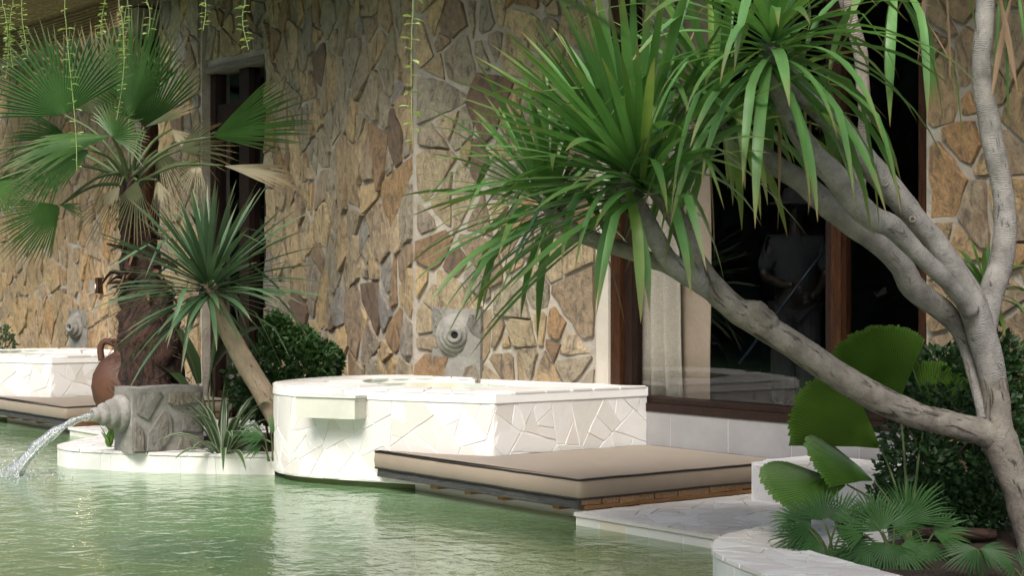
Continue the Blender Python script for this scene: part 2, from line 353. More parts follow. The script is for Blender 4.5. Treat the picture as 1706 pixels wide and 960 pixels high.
# ---- irregular cells: weighted Voronoi of darts thrown with varied radii
def clip(poly, n, c):
    out = []
    for i in range(len(poly)):
        a, b = poly[i], poly[(i+1) % len(poly)]
        da, db = a[0]*n[0]+a[1]*n[1]-c, b[0]*n[0]+b[1]*n[1]-c
        if da <= 0: out.append(a)
        if (da < 0 < db) or (db < 0 < da):
            t = da/(da-db); out.append((a[0]+(b[0]-a[0])*t, a[1]+(b[1]-a[1])*t))
    return out
def cells(x0, y0, x1, y1, rmin, rmax, asp=1.0, tries=2500, rs=None):
    rs = rs or rnd; ya, yb = y0/asp, y1/asp; seeds = []
    for k in range(tries):
        big = 1-k/tries; r = rmin+(rmax-rmin)*(big**1.3)*rs.uniform(.6, 1)
        x, y = rs.uniform(x0, x1), rs.uniform(ya, yb)
        if all((x-a)**2+(y-b)**2 > (.80*(r+q))**2 for a, b, q in seeds): seeds.append((x, y, r))
    res = []
    for i, (x, y, r) in enumerate(seeds):
        poly = [(x0, ya), (x1, ya), (x1, yb), (x0, yb)]
        for j, (a, b, q) in enumerate(seeds):
            if i == j or (a-x)**2+(b-y)**2 > (6*rmax)**2: continue
            n = (a-x, b-y); c = (a*a+b*b-x*x-y*y+r*r-q*q)/2
            poly = clip(poly, n, c)
            if len(poly) < 3: break
        if len(poly) >= 3: res.append([(u, v*asp) for u, v in poly])
    return res
def shards(x0, y0, x1, y1, rbig, amin, amax, asp=1.0):
    """broken-stone layout: large irregular cells, each cracked by random cuts into angular pieces"""
    out = []
    for cell in cells(x0, y0, x1, y1, rbig*.6, rbig*1.25, asp):
        st = [[(u, v/asp) for u, v in cell]]
        while st:
            q = st.pop(); ar = abs(area(q)); tgt = amin+(amax-amin)*rnd.random()**1.5
            if ar < tgt or len(q) < 3: out.append([(u, v*asp) for u, v in q]); continue
            best = None
            for _ in range(8):
                i, j = max(((i, j) for i in range(len(q)) for j in range(i)), key=lambda e: math.hypot(q[e[0]][0]-q[e[1]][0], q[e[0]][1]-q[e[1]][1]))
                an = math.atan2(q[i][1]-q[j][1], q[i][0]-q[j][0])+rnd.uniform(-.6, .6); k = rnd.uniform(.32, .68)
                n = (math.cos(an), math.sin(an)); c = n[0]*(q[j][0]+(q[i][0]-q[j][0])*k)+n[1]*(q[j][1]+(q[i][1]-q[j][1])*k)
                a, b_ = clip(q, n, c), clip(q, (-n[0], -n[1]), -c); sc = 1
                for w_ in (a, b_):
                    if len(w_) < 3: sc = 0; break
                    pe = sum(math.hypot(w_[e][0]-w_[e-1][0], w_[e][1]-w_[e-1][1]) for e in range(len(w_))); sc = min(sc, abs(area(w_))/pe**2)
                if best is None or sc > best[0]: best = (sc, a, b_)
                if sc > .045: break
            if best[0] < .02: out.append([(u, v*asp) for u, v in q]); continue
            st += [best[1], best[2]]
    return out
def area(p): return .5*sum(p[i][0]*p[(i+1) % len(p)][1]-p[(i+1) % len(p)][0]*p[i][1] for i in range(len(p)))
def inset(poly, d):
    out = [p for p in poly]; q = poly
    for i in range(len(poly)):
        a, b = poly[i], poly[(i+1) % len(poly)]; ex, ey = b[0]-a[0], b[1]-a[1]; l = math.hypot(ex, ey)
        if l < 1e-6: continue
        n = (ey/l, -ex/l); dd = d*rnd.uniform(.6, 1.5)
        q = clip(q, n, n[0]*a[0]+n[1]*a[1]-dd)
        if len(q) < 3: return []
    return q
def tidy(poly, tol):
    out = []
    for p in poly:
        if not out or math.hypot(p[0]-out[-1][0], p[1]-out[-1][1]) > tol: out.append(p)
    if len(out) > 2 and math.hypot(out[0][0]-out[-1][0], out[0][1]-out[-1][1]) < tol: out.pop()
    return out
def nip(poly):
    """knock off sharp corners unevenly"""
    out = []; n = len(poly)
    for i in range(n):
        a, b_, c_ = poly[i-1], poly[i], poly[(i+1) % n]; u = (a[0]-b_[0], a[1]-b_[1]); v = (c_[0]-b_[0], c_[1]-b_[1]); lu, lv = math.hypot(*u), math.hypot(*v)
        cs = (u[0]*v[0]+u[1]*v[1])/max(1e-9, lu*lv)
        if cs > -.25 and rnd.random() < .75:
            k = rnd.uniform(.08, .30); k2 = rnd.uniform(.08, .30); out += [(b_[0]+u[0]*k, b_[1]+u[1]*k), (b_[0]+v[0]*k2, b_[1]+v[1]*k2)]
        else: out.append(b_)
    return out
def rough(poly, jit, step):
    out = []
    for i in range(len(poly)):
        a, b = poly[i], poly[(i+1) % len(poly)]; l = math.hypot(b[0]-a[0], b[1]-a[1])
        k = max(1, int(l/step)); nx, ny = (b[1]-a[1])/max(l, 1e-6), -(b[0]-a[0])/max(l, 1e-6)
        for j in range(k):
            t = j/k; o = rnd.uniform(-jit, jit) if j else rnd.uniform(-jit, 0)*.6
            out.append((a[0]+(b[0]-a[0])*t+nx*o, a[1]+(b[1]-a[1])*t+ny*o))
    return out
def slab(mb, poly, to3, depth, proud, bev, tilt=.0, wob=.0, hmin=.004):
    """solid piece: poly in (u,v); to3(u,v,h) maps to space, h = height above the bed"""
    cx = sum(p[0] for p in poly)/len(poly); cy = sum(p[1] for p in poly)/len(poly)
    ta, tb = rnd.uniform(-tilt, tilt), rnd.uniform(-tilt, tilt)
    hh = [proud+ta*(p[0]-cx)+tb*(p[1]-cy)+rnd.uniform(-wob, wob) for p in poly]
    hh = [max(hmin, h) for h in hh]
    base = [mb.vert(to3(p[0], p[1], -depth)) for p in poly]
    shoulder = [mb.vert(to3(p[0], p[1], h-bev*.7)) for p, h in zip(poly, hh)]
    k = []
    for p, h in zip(poly, hh):
        l = max(.001, math.hypot(p[0]-cx, p[1]-cy)); s = max(.3, 1-bev/l)
        k.append(mb.vert(to3(cx+(p[0]-cx)*s, cy+(p[1]-cy)*s, h)))
    c = mb.vert(to3(cx, cy, proud+rnd.uniform(0, wob))); n = len(poly); mid = k
    mids = [k]
    if hmin < .003:
        for f_ in (.66, .33): mids.append([mb.vert(to3(cx+(p[0]-cx)*f_, cy+(p[1]-cy)*f_, h*f_+proud*(1-f_))) for p, h in zip(poly, hh)])
    mid = mids[-1]
    for i in range(n):
        j = (i+1) % n
        mb.face((base[i], base[j], shoulder[j], shoulder[i])); mb.face((shoulder[i], shoulder[j], k[j], k[i])); mb.face((mid[i], mid[j], c))
        for m0, m1 in zip(mids, mids[1:]): mb.face((m0[i], m0[j], m1[j], m1[i]))

# ================================================================== SETTING
b = MB(); b.box((-120, -90, -1.6), (90, 60, -1.2)); struct('ground', b, SOIL)
b = MB()                                           # pool bed, shelving up to the right
g = []
for i in range(25):
    for j in range(13):
        x, y = -40+i*2, -14+j*1.95
        sh = max(0, min(1, (x+9.8)/2.0)); g.append(b.vert((x, y, -.75+.52*sh+.03*mnoise.noise(Vector((x, y, 0))))))
for i in range(24):
    for j in range(12): b.face((g[i*13+j], g[(i+1)*13+j], g[(i+1)*13+j+1], g[i*13+j+1]))
struct('pool_bed', b, POOLBED)
b = MB(); q = [b.vert(p) for p in ((-40, -14, 0), (8, -14, 0), (8, 8.7, 0), (-40, 8.7, 0))]; b.face(q); struct('pool_water', b, WATER)

WY = 8.82
# ---------------------------------------------------------------- stone walls
def wall_thing(base, z0, z1, label, lays, mat, thick=.35, cat='wall', name='stone_wall', mname='stone'):
    """base: corner points of the wall foot (left to right); lays: per stretch (z low, z high, cell radius, min area, max area, aspect)"""
    bp = [Vector((x, y, 0)) for x, y in base]
    t = empty(name, (bp[0].lerp(bp[-1], .5).x, bp[0].lerp(bp[-1], .5).y, z0), label, cat)
    m = MB(); back = max(p.y for p in bp)+thick
    for a, c_ in zip(bp, bp[1:]):
        k = [m.vert((x, y, z)) for z in (z0, z1) for x, y in ((a.x, a.y), (c_.x, c_.y), (c_.x, back), (a.x, back))]
        for q in ((3, 2, 1, 0), (4, 5, 6, 7), (0, 1, 5, 4), (1, 2, 6, 5), (2, 3, 7, 6), (3, 0, 4, 7)): m.face([k[i] for i in q])
    m.build('mortar', MORTAR, t)
    for a, c_, ly in zip(bp, bp[1:], lays):
        if not ly: continue
        zl, zh, rb, a0, a1, asp = ly; d = (c_-a).normalized(); nn_ = Vector((d.y, -d.x, 0)); ln = (c_-a).length
        for poly in shards(.02, zl, ln-.02, zh, rb, a0, a1, asp):
            p = tidy(poly, .03)
            if len(p) < 3: continue
            p = inset(p, rnd.choice((.006, .009, .013, .021)))
            if len(p) < 3 or abs(area(p)) < .007: continue
            p = rough(tidy(nip(p), .02), .012, .085)
            sm = MB(); slab(sm, p, lambda u, v, h: a+d*u+nn_*h+Up*v, .01, rnd.uniform(.014, .045), rnd.uniform(.004, .009), .10, .006)
            sm.build(mname, mat, t)
    return t
wall_thing([(-15.87, WY), (-12.25, 8.27), (-10.42, WY)], .02, 4.9, 'tan and brown fieldstone wall between the dark doorway and the big window, behind the white tub',
           [(.3, 4.85, .36, .05, .18, 1.5), (.45, 4.85, .37, .05, .20, 1.3)], STONE)
wall_thing([(-31.0, WY), (-25.5, WY), (-19.05, WY)], .02, 4.9, 'golden fieldstone wall lit warm at far left, behind the fan palm', [(.45, 4.6, .55, .10, .35, 1.5), (.45, 4.6, .42, .05, .20, 1.5)], STONE_WARM)
wall_thing([(-7.13, WY), (-3.4, WY)], .02, 4.9, 'ochre fieldstone wall right of the big window, behind the leaning tree trunks', [(.3, 4.5, .40, .05, .18, 1.15)], STONE_WARM)
wall_thing([(-18.32, WY-.05), (-17.25, WY-.05)], .02, 4.9, 'brown fieldstone pillar left of the dark doorway, behind the palm crown', [(.3, 4.85, .40, .06, .18, 1.3)], STONE, name='stone_pillar', cat='pillar')
# stone panel over the doorway and its grey lintel
t = wall_thing([(-17.249, WY+.02), (-15.871, WY+.02)], 3.98, 4.9, 'shaded stone panel above the dark doorway', [(4.04, 4.85, .3, .04, .10, 1.2)], STONE)
lb = MB(); lb.box((-17.248, WY-.03, 3.90), (-15.872, WY+.2, 3.978), .004); tag(lb.build('lintel_beam', BEAMWOOD, loc=(-16.6, WY, 3.92)), 'weathered grey timber lintel across the top of the dark doorway', 'lintel')
# plaster pilaster strip
b = MB(); b.box((-10.418, WY-.03, .02), (-10.27, WY+.3, 4.9)); tag(b.build('plaster_pilaster', PLASTER, loc=(-10.35, WY, 0)), 'narrow beige plaster strip between fieldstone wall and window frame', 'pilaster')

# ---------------------------------------------------------------- doorway (left) with dark frame and glass
t = empty('glazed_door', (-16.5, WY+.12, .1), 'dark wood glazed door recessed between stone pillar and fieldstone wall', 'door')
for (x0, x1, z0, z1) in ((-17.24, -17.12, .1, 3.9), (-16.0, -15.88, .1, 3.9), (-16.56, -16.34, .1, 3.9)):
    m = MB(); m.box((x0, WY+.05, z0), (x1, WY+.19, z1)); m.build('stile', DARKWOOD, t)
for (z0, z1) in ((.1, .35), (3.28, 3.55)):
    for (x0, x1) in ((-17.118, -16.562), (-16.338, -16.002)):
        m = MB(); m.box((x0, WY+.07, z0), (x1, WY+.17, z1)); m.build('rail', DARKWOOD, t)
for (x0, x1) in ((-17.12, -16.56), (-16.34, -16.0)):
    for (z0, z1) in ((.34, 3.29), (3.54, 3.92)):
        m = MB(); m.box((x0, WY+.115, z0), (x1, WY+.125, z1)); m.build('pane', GLASS, t)
# narrow sidelight left of pillar
t = empty('narrow_window', (-18.7, WY+.1, .1), 'narrow dark window with a brown frame between golden wall and pillar', 'window')
m = MB(); m.box((-19.04, WY+.05, .1), (-18.92, WY+.2, 4.5)); m.build('frame', REDWOOD, t)
m = MB(); m.box((-18.45, WY+.05, .1), (-18.33, WY+.2, 4.5)); m.build('frame', DARKWOOD, t)
m = MB(); m.box((-18.92, WY+.11, .1), (-18.45, WY+.12, 4.5)); m.build('pane', GLASS, t)

# ---------------------------------------------------------------- big window
WX0, WX1, MUL = -10.265, -7.135, -7.95
t = empty('picture_window', ((WX0+WX1)/2, WY+.1, .565), 'large dark picture window in a reddish brown timber frame', 'window')
def wpart(n, lo, hi, mat): m = MB(); m.box(lo, hi); return m.build(n, mat, t)
wpart('frame_post', (WX0, WY-.01, .655), (WX0+.115, WY+.16, 4.2), REDWOOD)
wpart('frame_post', (WX0+.118, WY+.03, .655), (WX0+.21, WY+.14, 4.2), DARKWOOD)
wpart('mullion', (MUL-.095, WY+.05, .655), (MUL-.03, WY+.16, 4.2), DARKWOOD)
wpart('mullion', (MUL-.028, WY+.03, .655), (MUL+.06, WY+.13, 4.2), REDWOOD)
wpart('frame_post', (WX1-.06, WY+.0, .655), (WX1, WY+.16, 4.2), REDWOOD)
wpart('frame_rail', (WX0, WY-.005, .612), (WX1, WY+.16, .653), DARKWOOD)
wpart('window_sill', (WX0, WY-.035, .548), (WX1, WY+.16, .610), DARKWOOD)
wpart('frame_rail', (WX0, WY, 4.202), (WX1, WY+.16, 4.40), DARKWOOD)
wpart('pane', (WX0+.212, WY+.085, .655), (MUL-.097, WY+.093, 4.2), GLASS)
wpart('pane', (MUL+.062, WY+.085, .655), (WX1-.062, WY+.093, 4.2), GLASS)
# lining of the room behind
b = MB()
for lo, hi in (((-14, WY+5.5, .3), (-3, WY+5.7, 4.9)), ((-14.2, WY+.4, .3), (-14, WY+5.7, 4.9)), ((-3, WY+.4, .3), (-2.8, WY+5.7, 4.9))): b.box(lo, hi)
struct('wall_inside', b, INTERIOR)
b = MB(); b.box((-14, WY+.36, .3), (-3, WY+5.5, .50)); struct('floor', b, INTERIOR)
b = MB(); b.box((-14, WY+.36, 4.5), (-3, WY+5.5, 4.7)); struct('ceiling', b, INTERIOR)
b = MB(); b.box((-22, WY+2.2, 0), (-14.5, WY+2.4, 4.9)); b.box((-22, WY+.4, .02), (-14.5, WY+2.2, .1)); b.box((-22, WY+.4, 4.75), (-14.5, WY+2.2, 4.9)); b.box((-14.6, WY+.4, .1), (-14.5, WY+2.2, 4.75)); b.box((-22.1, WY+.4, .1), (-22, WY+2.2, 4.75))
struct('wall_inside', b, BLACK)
# curtains
def curtain(name, x0, x1, y, z0, z1, mat, amp, nf, label, flare=0):
    m = MB(); nx, nz = 60, 8; ids = []
    for j in range(nz+1):
        for i in range(nx+1):
            s = i/nx; z = z0+(z1-z0)*j/nz; k = 1-j/nz
            x = x0+(x1-x0)*s*(1+flare*k*k); f = math.sin(s*nf*2*PI+.8*math.sin(s*5))*amp*(.8+.4*k)
            ids.append(m.vert((x, y+f+.01*math.sin(z*3+s*9), z)))
    for j in range(nz):
        for i in range(nx): a = j*(nx+1)+i; m.face((a, a+1, a+nx+2, a+nx+1))
    o = m.build(name, mat, loc=((x0+x1)/2, y, z0), smooth=True); tag(o, label, 'curtain', 'curtains behind the picture window')
    sm = o.modifiers.new('thick', 'SOLIDIFY'); sm.thickness = .006
curtain('curtain', -10.20, -9.80, WY+.20, .58, 4.3, LINEN, .045, 3.4, 'grey linen curtain hanging in folds at the left of the picture window', .25)
curtain('curtain', -9.90, -9.50, WY+.34, .56, 4.3, DRAPE, .010, 1.5, 'flat tan drape behind the grey linen curtain')
# grey rendered wall under the window
t = empty('parapet_wall', (-8.7, WY-.02, 0), 'low grey rendered wall under the picture window', 'wall')
m = MB(); m.box((-10.266, WY-.02, -.3), (-7.13, WY+.3, .546)); m.build('wall_core', GROUT, t)
xs = [-10.262, -9.55, -8.93, -8.30, -7.68, -7.135]
for a, c in zip(xs, xs[1:]):
    m = MB(); m.box((a+.003, WY-.0245, .0), (c-.003, WY-.0215, .545), .0005); m.build('panel', PANEL, t)

# ---------------------------------------------------------------- roof overhang
EAVE_Y = 6.75
t = empty('roof_overhang', (-14, WY, 4.92), 'dark boarded roof overhang shading the top of the stone walls', 'roof')
m = MB(); m.box((-17.2, EAVE_Y, 4.92), (-2, WY+6, 5.15)); m.build('soffit', ROOFM, t)
m = MB(); m.box((-31, WY-.6, 4.92), (-17.21, WY+3, 5.1)); m.build('soffit', ROOFM, t)
m = MB(); m.box((-17.2, EAVE_Y-.06, 4.86), (-2, EAVE_Y-.003, 5.2)); m.build('fascia', DARKWOOD, t)
# reed canopy upper left
t = empty('reed_canopy', (-20.5, 7.9, 4.6), 'brown reed canopy on poles hanging over the far left wall', 'canopy')
for r_ in range(46):
    x = -22.9+(r_ % 2)*.02; y = WY-.62-r_*.036; z = 4.86+.003*r_
    m = MB(); m.tube([(x, y, z), (-20.4, y+.006*rnd.uniform(-1, 1), z+.01*rnd.uniform(-1, 1)), (-18.05+.15*rnd.random(), y, z)], [.017]*3, 6); m.build('reed', REED, t, smooth=True)
for k in range(9):
    z = 4.50+k*.036; m = MB(); m.tube([(-22.9, 8.16, z), (-20.3, 8.155, z+.008*rnd.uniform(-1, 1)), (-18.1+.1*rnd.random(), 8.16, z)], [.018]*3, 6); m.build('reed', REED, t, smooth=True)
for y in (7.15, 8.25):
    m = MB(); m.tube([(-22.9, y, 4.93), (-18.0, y, 4.93)], [.05, .05], 10); m.build('pole', BEAMWOOD, t, smooth=True)

# ================================================================== TUB
ZR, ZB = .74, .048
OUT = [(-9.82, 8.80), (-9.82, 8.05), (-9.82, 7.32), (-10.22, 7.10), (-10.64, 6.90), (-11.06, 6.71), (-11.42, 6.60), (-11.74, 6.62), (-12.00, 6.76),
       (-12.24, 7.06), (-12.40, 7.40), (-12.46, 7.70), (-12.38, 8.05), (-12.15, 8.42), (-11.80, 8.80)]
def curve_smooth(pts, sub, sharp=()):
    out = []; n = len(pts)
    for i in range(n-1):
        p1, p2 = pts[i], pts[i+1]; p0 = pts[i-1] if i > 0 and i not in sharp else p1; p3 = pts[i+2] if i+2 < n and (i+1) not in sharp else p2
        for k in range(sub):
            t = k/sub
            out.append(tuple(.5*(2*p1[a]+(p2[a]-p0[a])*t+(2*p0[a]-5*p1[a]+4*p2[a]-p3[a])*t*t+(3*p1[a]-p0[a]-3*p2[a]+p3[a])*t**3) for a in (0, 1)))
    out.append(pts[-1]); return out
class Path2:
    def __init__(s, pts):
        s.p = [Vector((x, y, 0)) for x, y in pts]; s.l = [0]
        for a, c in zip(s.p, s.p[1:]): s.l.append(s.l[-1]+(c-a).length)
        s.len = s.l[-1]
    def at(s, u):
        u = max(0, min(s.len-1e-6, u)); i = 0
        while s.l[i+1] < u: i += 1
        t = (u-s.l[i])/max(1e-9, s.l[i+1]-s.l[i]); d = (s.p[i+1]-s.p[i]).normalized()
        return s.p[i].lerp(s.p[i+1], t), d
TUBP = Path2(curve_smooth(OUT, 5, (2,)))
def out_normal(d, sgn=-1): return Vector((d.y, -d.x, 0))*sgn
def face_map(path, sgn, off=0):
    def f(u, v, h):
        p, d = path.at(u); q = p+out_normal(d, sgn)*(h+off); return (q.x, q.y, v)
    return f
def extr(mb, ring, z0, z1, close=True, rev=False):
    a = [mb.vert((x, y, z0)) for x, y in ring]; c = [mb.vert((x, y, z1)) for x, y in ring]; n = len(ring)
    for i in range(n if close else n-1):
        j = (i+1) % n; mb.face((a[i], a[j], c[j], c[i]) if not rev else (a[j], a[i], c[i], c[j]))
    return a, c
HC = Vector((-11.15, 7.84, 0))
def hole(n, k=1.0): return [(HC.x+.84*k*math.cos(2*PI*i/n+.3), HC.y+.60*k*math.sin(2*PI*i/n+.3)) for i in range(n)]
# lip position along the front: where the overflow slot cuts the rim
LIPU = min(range(0, 400), key=lambda i: (TUBP.at(TUBP.len*i/400)[0]-Vector((-11.0, 6.73, 0))).length)/400*TUBP.len
SLOT = .055
t = tub = empty('stone_tub', (-11.1, 7.7, 0), 'big white crazy-paved stone hot tub in front of the fieldstone wall', 'hot tub', 'white stone tubs along the pool')
poly = [(p.x, p.y) for p in TUBP.p]
# body (shell below the rim) : outer skin, inner skin
m = MB()
poly = [((p.x-HC.x)*.9992+HC.x, (p.y-HC.y)*.9992+HC.y) for p in TUBP.p]
_, top = extr(m, poly, ZB, ZR-.06, True)
hi = hole(40); _, hin = extr(m, hi, .30, ZR-.06, True, True)
bot = [m.vert((x, y, ZB)) for x, y in poly]; m.face(bot[::-1])
flo = [m.vert((x, y, .30)) for x, y in hi]; m.face(flo)
m.build('tub_core', GROUT, t)
def inner_u(u):
    """point on the hole edge facing outline position u"""
    p, d = TUBP.at(u); q = p-HC; a = math.atan2(q.y/.60, q.x/.84); return Vector((HC.x+.84*math.cos(a), HC.y+.60*math.sin(a), 0))
def rim_map(u, v, h):
    p, d = TUBP.at(u); q = p+out_normal(d, -1)*.016; i = inner_u(u); r = q.lerp(i, v); return (r.x, r.y, ZR+h)
# rim slab, cut through by the overflow slot
m = MB(); nn = 110; us = [TUBP.len*k/nn for k in range(nn+1)]
segs = [[u for u in us if u < LIPU-SLOT]+[LIPU-SLOT], [LIPU+SLOT]+[u for u in us if u > LIPU+SLOT], ]
for sg in segs:
    pr = None
    for n_, u in enumerate(sg):
        p, d = TUBP.at(u); q = p+out_normal(d, -1)*.012; i = inner_u(u)
        k = [m.vert((q.x, q.y, ZR-.075)), m.vert((q.x, q.y, ZR-.008)), m.vert((i.x, i.y, ZR-.008)), m.vert((i.x, i.y, ZR-.075))]
        if pr:
            for a in range(4): m.face((pr[a], k[a], k[(a+1) % 4], pr[(a+1) % 4]))
        if n_ in (0, len(sg)-1): m.face(k)
        pr = k
# back strip along the wall
m.box((-11.80, 8.44, ZR-.075), (-9.83, 8.81, ZR-.009)); m.build('rim', GROUT, t)
def pave_u(path_len, cl, fm, mat, name, parent, bev=.003, proud=(.003, .007), gap=.0028, keep=None, jit=.004, tilt=.012, depth=.010, wob=.001, hmin=.0022):
    for pl in cl:
        p = tidy(pl, .003)
        if len(p) < 3: continue
        if keep and not keep(sum(q[0] for q in p)/len(p), sum(q[1] for q in p)/len(p)): continue
        p = inset(p, gap)
        if len(p) < 3 or abs(area(p)) < .0025: continue
        p = rough(tidy(p, .003), jit, .07)
        sm = MB(); slab(sm, p, fm, depth, rnd.uniform(*proud), bev, tilt, wob, hmin); sm.build(name, mat, parent)
def front_vis(u, v):
    return u < TUBP.len*.80
pave_u(TUBP.len, shards(.01, ZB+.004, TUBP.len*.85, ZR-.085, .30, .018, .085), face_map(TUBP, -1), WHITE, 'stone', t, keep=front_vis)
# rim tiles (u along, v across 0..1)
u = .02
while u < TUBP.len-.1:
    w_ = rnd.uniform(.18, .34); e = min(u+w_, TUBP.len-.02)
    if not (e > LIPU-SLOT-.01 and u < LIPU+SLOT+.01):
        sp = rnd.uniform(.35, .65)
        for (va, vb) in ((.0, sp-.012), (sp+.012, 1.0)):
            q = [(u+.006, va), (e-.006+rnd.uniform(-.02, .0), va), (e-.006, vb), (u+.006+rnd.uniform(0, .02), vb)]
            sm = MB(); slab(sm, q, rim_map, .012, rnd.uniform(.0, .004), .004, 0, .0015); sm.build('rim_tile', WHITE, t)
    u = e
# inner wall tiles
hp = Path2(hole(60)+[hole(60)[0]])
for row in range(2):
    u = .1*row
    while u < hp.len-.15:
        e = u+rnd.uniform(.22, .32); z0 = .44+row*.135
        sm = MB(); slab(sm, [(u+.005, z0), (e-.005, z0), (e-.005, z0+.125), (u+.005, z0+.125)], face_map(hp, -1), .012, .006, .004, 0, .001); sm.build('inner_tile', WHITE_TILE, t); u = e
m = MB(); m.face([m.vert((x, y, .42)) for x, y in hole(40, .985)]); m.build('tub_water', WATER, t)
# recessed green plinth under the shell
m = MB(); pin = [(p.x*.94+HC.x*.06, p.y*.94+HC.y*.06) for p in TUBP.p]; a_, c_ = extr(m, pin, -.8, ZB+.003); m.build('plinth', plain('green_plinth', (.10, .14, .05), .8, .3, 4), t)
# overflow lip
wv = Vector((.885, .465, 0)).normalized(); nv = Vector((wv.y, -wv.x, 0)); lc = Vector((-10.985, 6.70, 0))
m = MB(); m.bar(lc-wv*.255-nv*.12+Up*.525, wv*.51, nv*.275, Up*.155); lip = m.build('overflow_lip', plain('cream_lip_stone', (.56, .57, .49), .6, .10, 4, .2, .006), t)
m = MB(); m.bar(lc-wv*.268-nv*.12+Up*.682, wv*.536, nv*.288, Up*.018); m.build('lip_cap', WHITE, lip)
def copy_tree(o, parent=None, shift=None):
    c = o.copy(); C.objects.link(c); c.parent = parent
    if shift is not None: c.location = Vector(o.location)+shift
    for ch in list(o.children): copy_tree(ch, c)
    return c
SH = Vector((-8.2, 0, 0))
c = copy_tree(tub, None, SH); c['label'] = 'second white crazy-paved stone tub, at far left beyond the terracotta jar'

# ================================================================== MATTRESS + DECK
MA = [(-10.66, 6.83), (-8.26, 6.83), (-8.26, 8.76), (-9.775, 8.76), (-9.775, 7.27), (-10.21, 7.045), (-10.60, 6.865)]
def round_poly(pts, r, n=4):
    out = []
    for i in range(len(pts)):
        a, b_, c_ = Vector((*pts[i-1], 0)), Vector((*pts[i], 0)), Vector((*pts[(i+1) % len(pts)], 0))
        da, dc = (a-b_), (c_-b_); ra = min(r, da.length*.4, dc.length*.4)
        p0, p1 = b_+da.normalized()*ra, b_+dc.normalized()*ra
        for k in range(n+1):
            s = k/n; q = p0*(1-s)**2+b_*2*s*(1-s)+p1*s*s; out.append((q.x, q.y))
    return out
def densify(pts, step):
    out = []
    for i in range(len(pts)):
        a, b_ = pts[i], pts[(i+1) % len(pts)]; l = math.hypot(b_[0]-a[0], b_[1]-a[1]); k = max(1, int(l/step))
        for j in range(k): out.append((a[0]+(b_[0]-a[0])*j/k, a[1]+(b_[1]-a[1])*j/k))
    return out
mat_t = empty('daybed_mattress', (-9.3, 7.6, .16), 'taupe daybed mattress with black piping beside the big white tub', 'mattress', 'daybed mattresses')
ring = densify(round_poly(MA, .045), .12)
def inward(pts, d):
    n = len(pts); o = []
    for i in range(n):
        a, c_ = Vector((*pts[i-1], 0)), Vector((*pts[(i+1) % n], 0)); t_ = (c_-a).normalized(); nn_ = Vector((-t_.y, t_.x, 0)); o.append((pts[i][0]+nn_.x*d, pts[i][1]+nn_.y*d))
    return o
m = MB(); rings = []
wob = lambda x, y, k: 0 if k == 5 else .005*mnoise.noise(Vector((x*2.2, y*2.2, k*.4)))+.003*mnoise.noise(Vector((x*7, y*7, k*.5)))
MZ0, MZ1 = .158, .285
for (d, z, k) in ((.012, MZ0, 0), (0, MZ0+.012, 1), (-.008, (MZ0+MZ1)/2, 2), (0, MZ1-.012, 3), (.012, MZ1, 4), (.034, MZ1+.008, 5)):
    rr = inward(ring, d); rings.append([m.vert((x, y, z+wob(x, y, k))) for x, y in rr])
n = len(ring)
for a, c_ in zip(rings, rings[1:]):
    for i in range(n): j = (i+1) % n; m.face((a[i], a[j], c_[j], c_[i]))
m.face(rings[0][::-1])
m.face(rings[-1])
cov = m.build('cover', TAUPE, mat_t, smooth=True)
for z, nm, k in ((MZ1-.002, 'piping', 4), (MZ0+.004, 'piping', 0)):
    rr = inward(ring, .002); pp = [(x, y, z+wob(x, y, k)) for x, y in rr]; pp.append(pp[0]); m = MB(); m.tube(pp, [.0075]*len(pp), 6); m.build(nm, PIPING, mat_t, smooth=True)
deck = empty('timber_deck', (-9.3, 7.6, 0), 'low timber plank deck carrying the taupe mattress over the water', 'deck', 'timber decks along the pool')
y = 6.865; k = 0
while y < 8.70:
    wd = rnd.uniform(.13, .20); x0 = -10.60 if y < 6.87 else (-10.2 if y < 7.12 else -9.76)
    m = MB(); m.box((x0, y+.004, .116+rnd.uniform(-.003, .003)), (-8.275+rnd.uniform(-.012, .008), min(y+wd, 8.74), .153), .003); m.build('plank', DECKEND, deck); y += wd+.003; k += 1
m = MB(); m.box((-10.62, 6.838, .098), (-8.285, 6.862, .153), .002); m.build('edge_board', GREYWOOD, deck)
m = MB(); m.box((-8.36, 6.90, .087), (-8.282, 8.72, .114), .002); m.build('beam', DECKBEAM, deck)
for x in (-10.02, -9.60, -9.22, -8.62):
    m = MB(); m.box((x, 6.90, .062), (x+rnd.uniform(.06, .10), 7.20, .112), .003); m.build('joist', DECKBEAM, deck)
m = MB(); m.box((-10.5, 7.06, -.7), (-8.30, 7.16, .05)); m.build('support_wall', WHITE_TILE, deck)
c = copy_tree(mat_t, None, SH); c['label'] = 'taupe daybed mattress at far left in front of the terracotta jar and second tub'
c = copy_tree(deck, None, SH); c['label'] = 'timber deck under the far left mattress, just above the water'

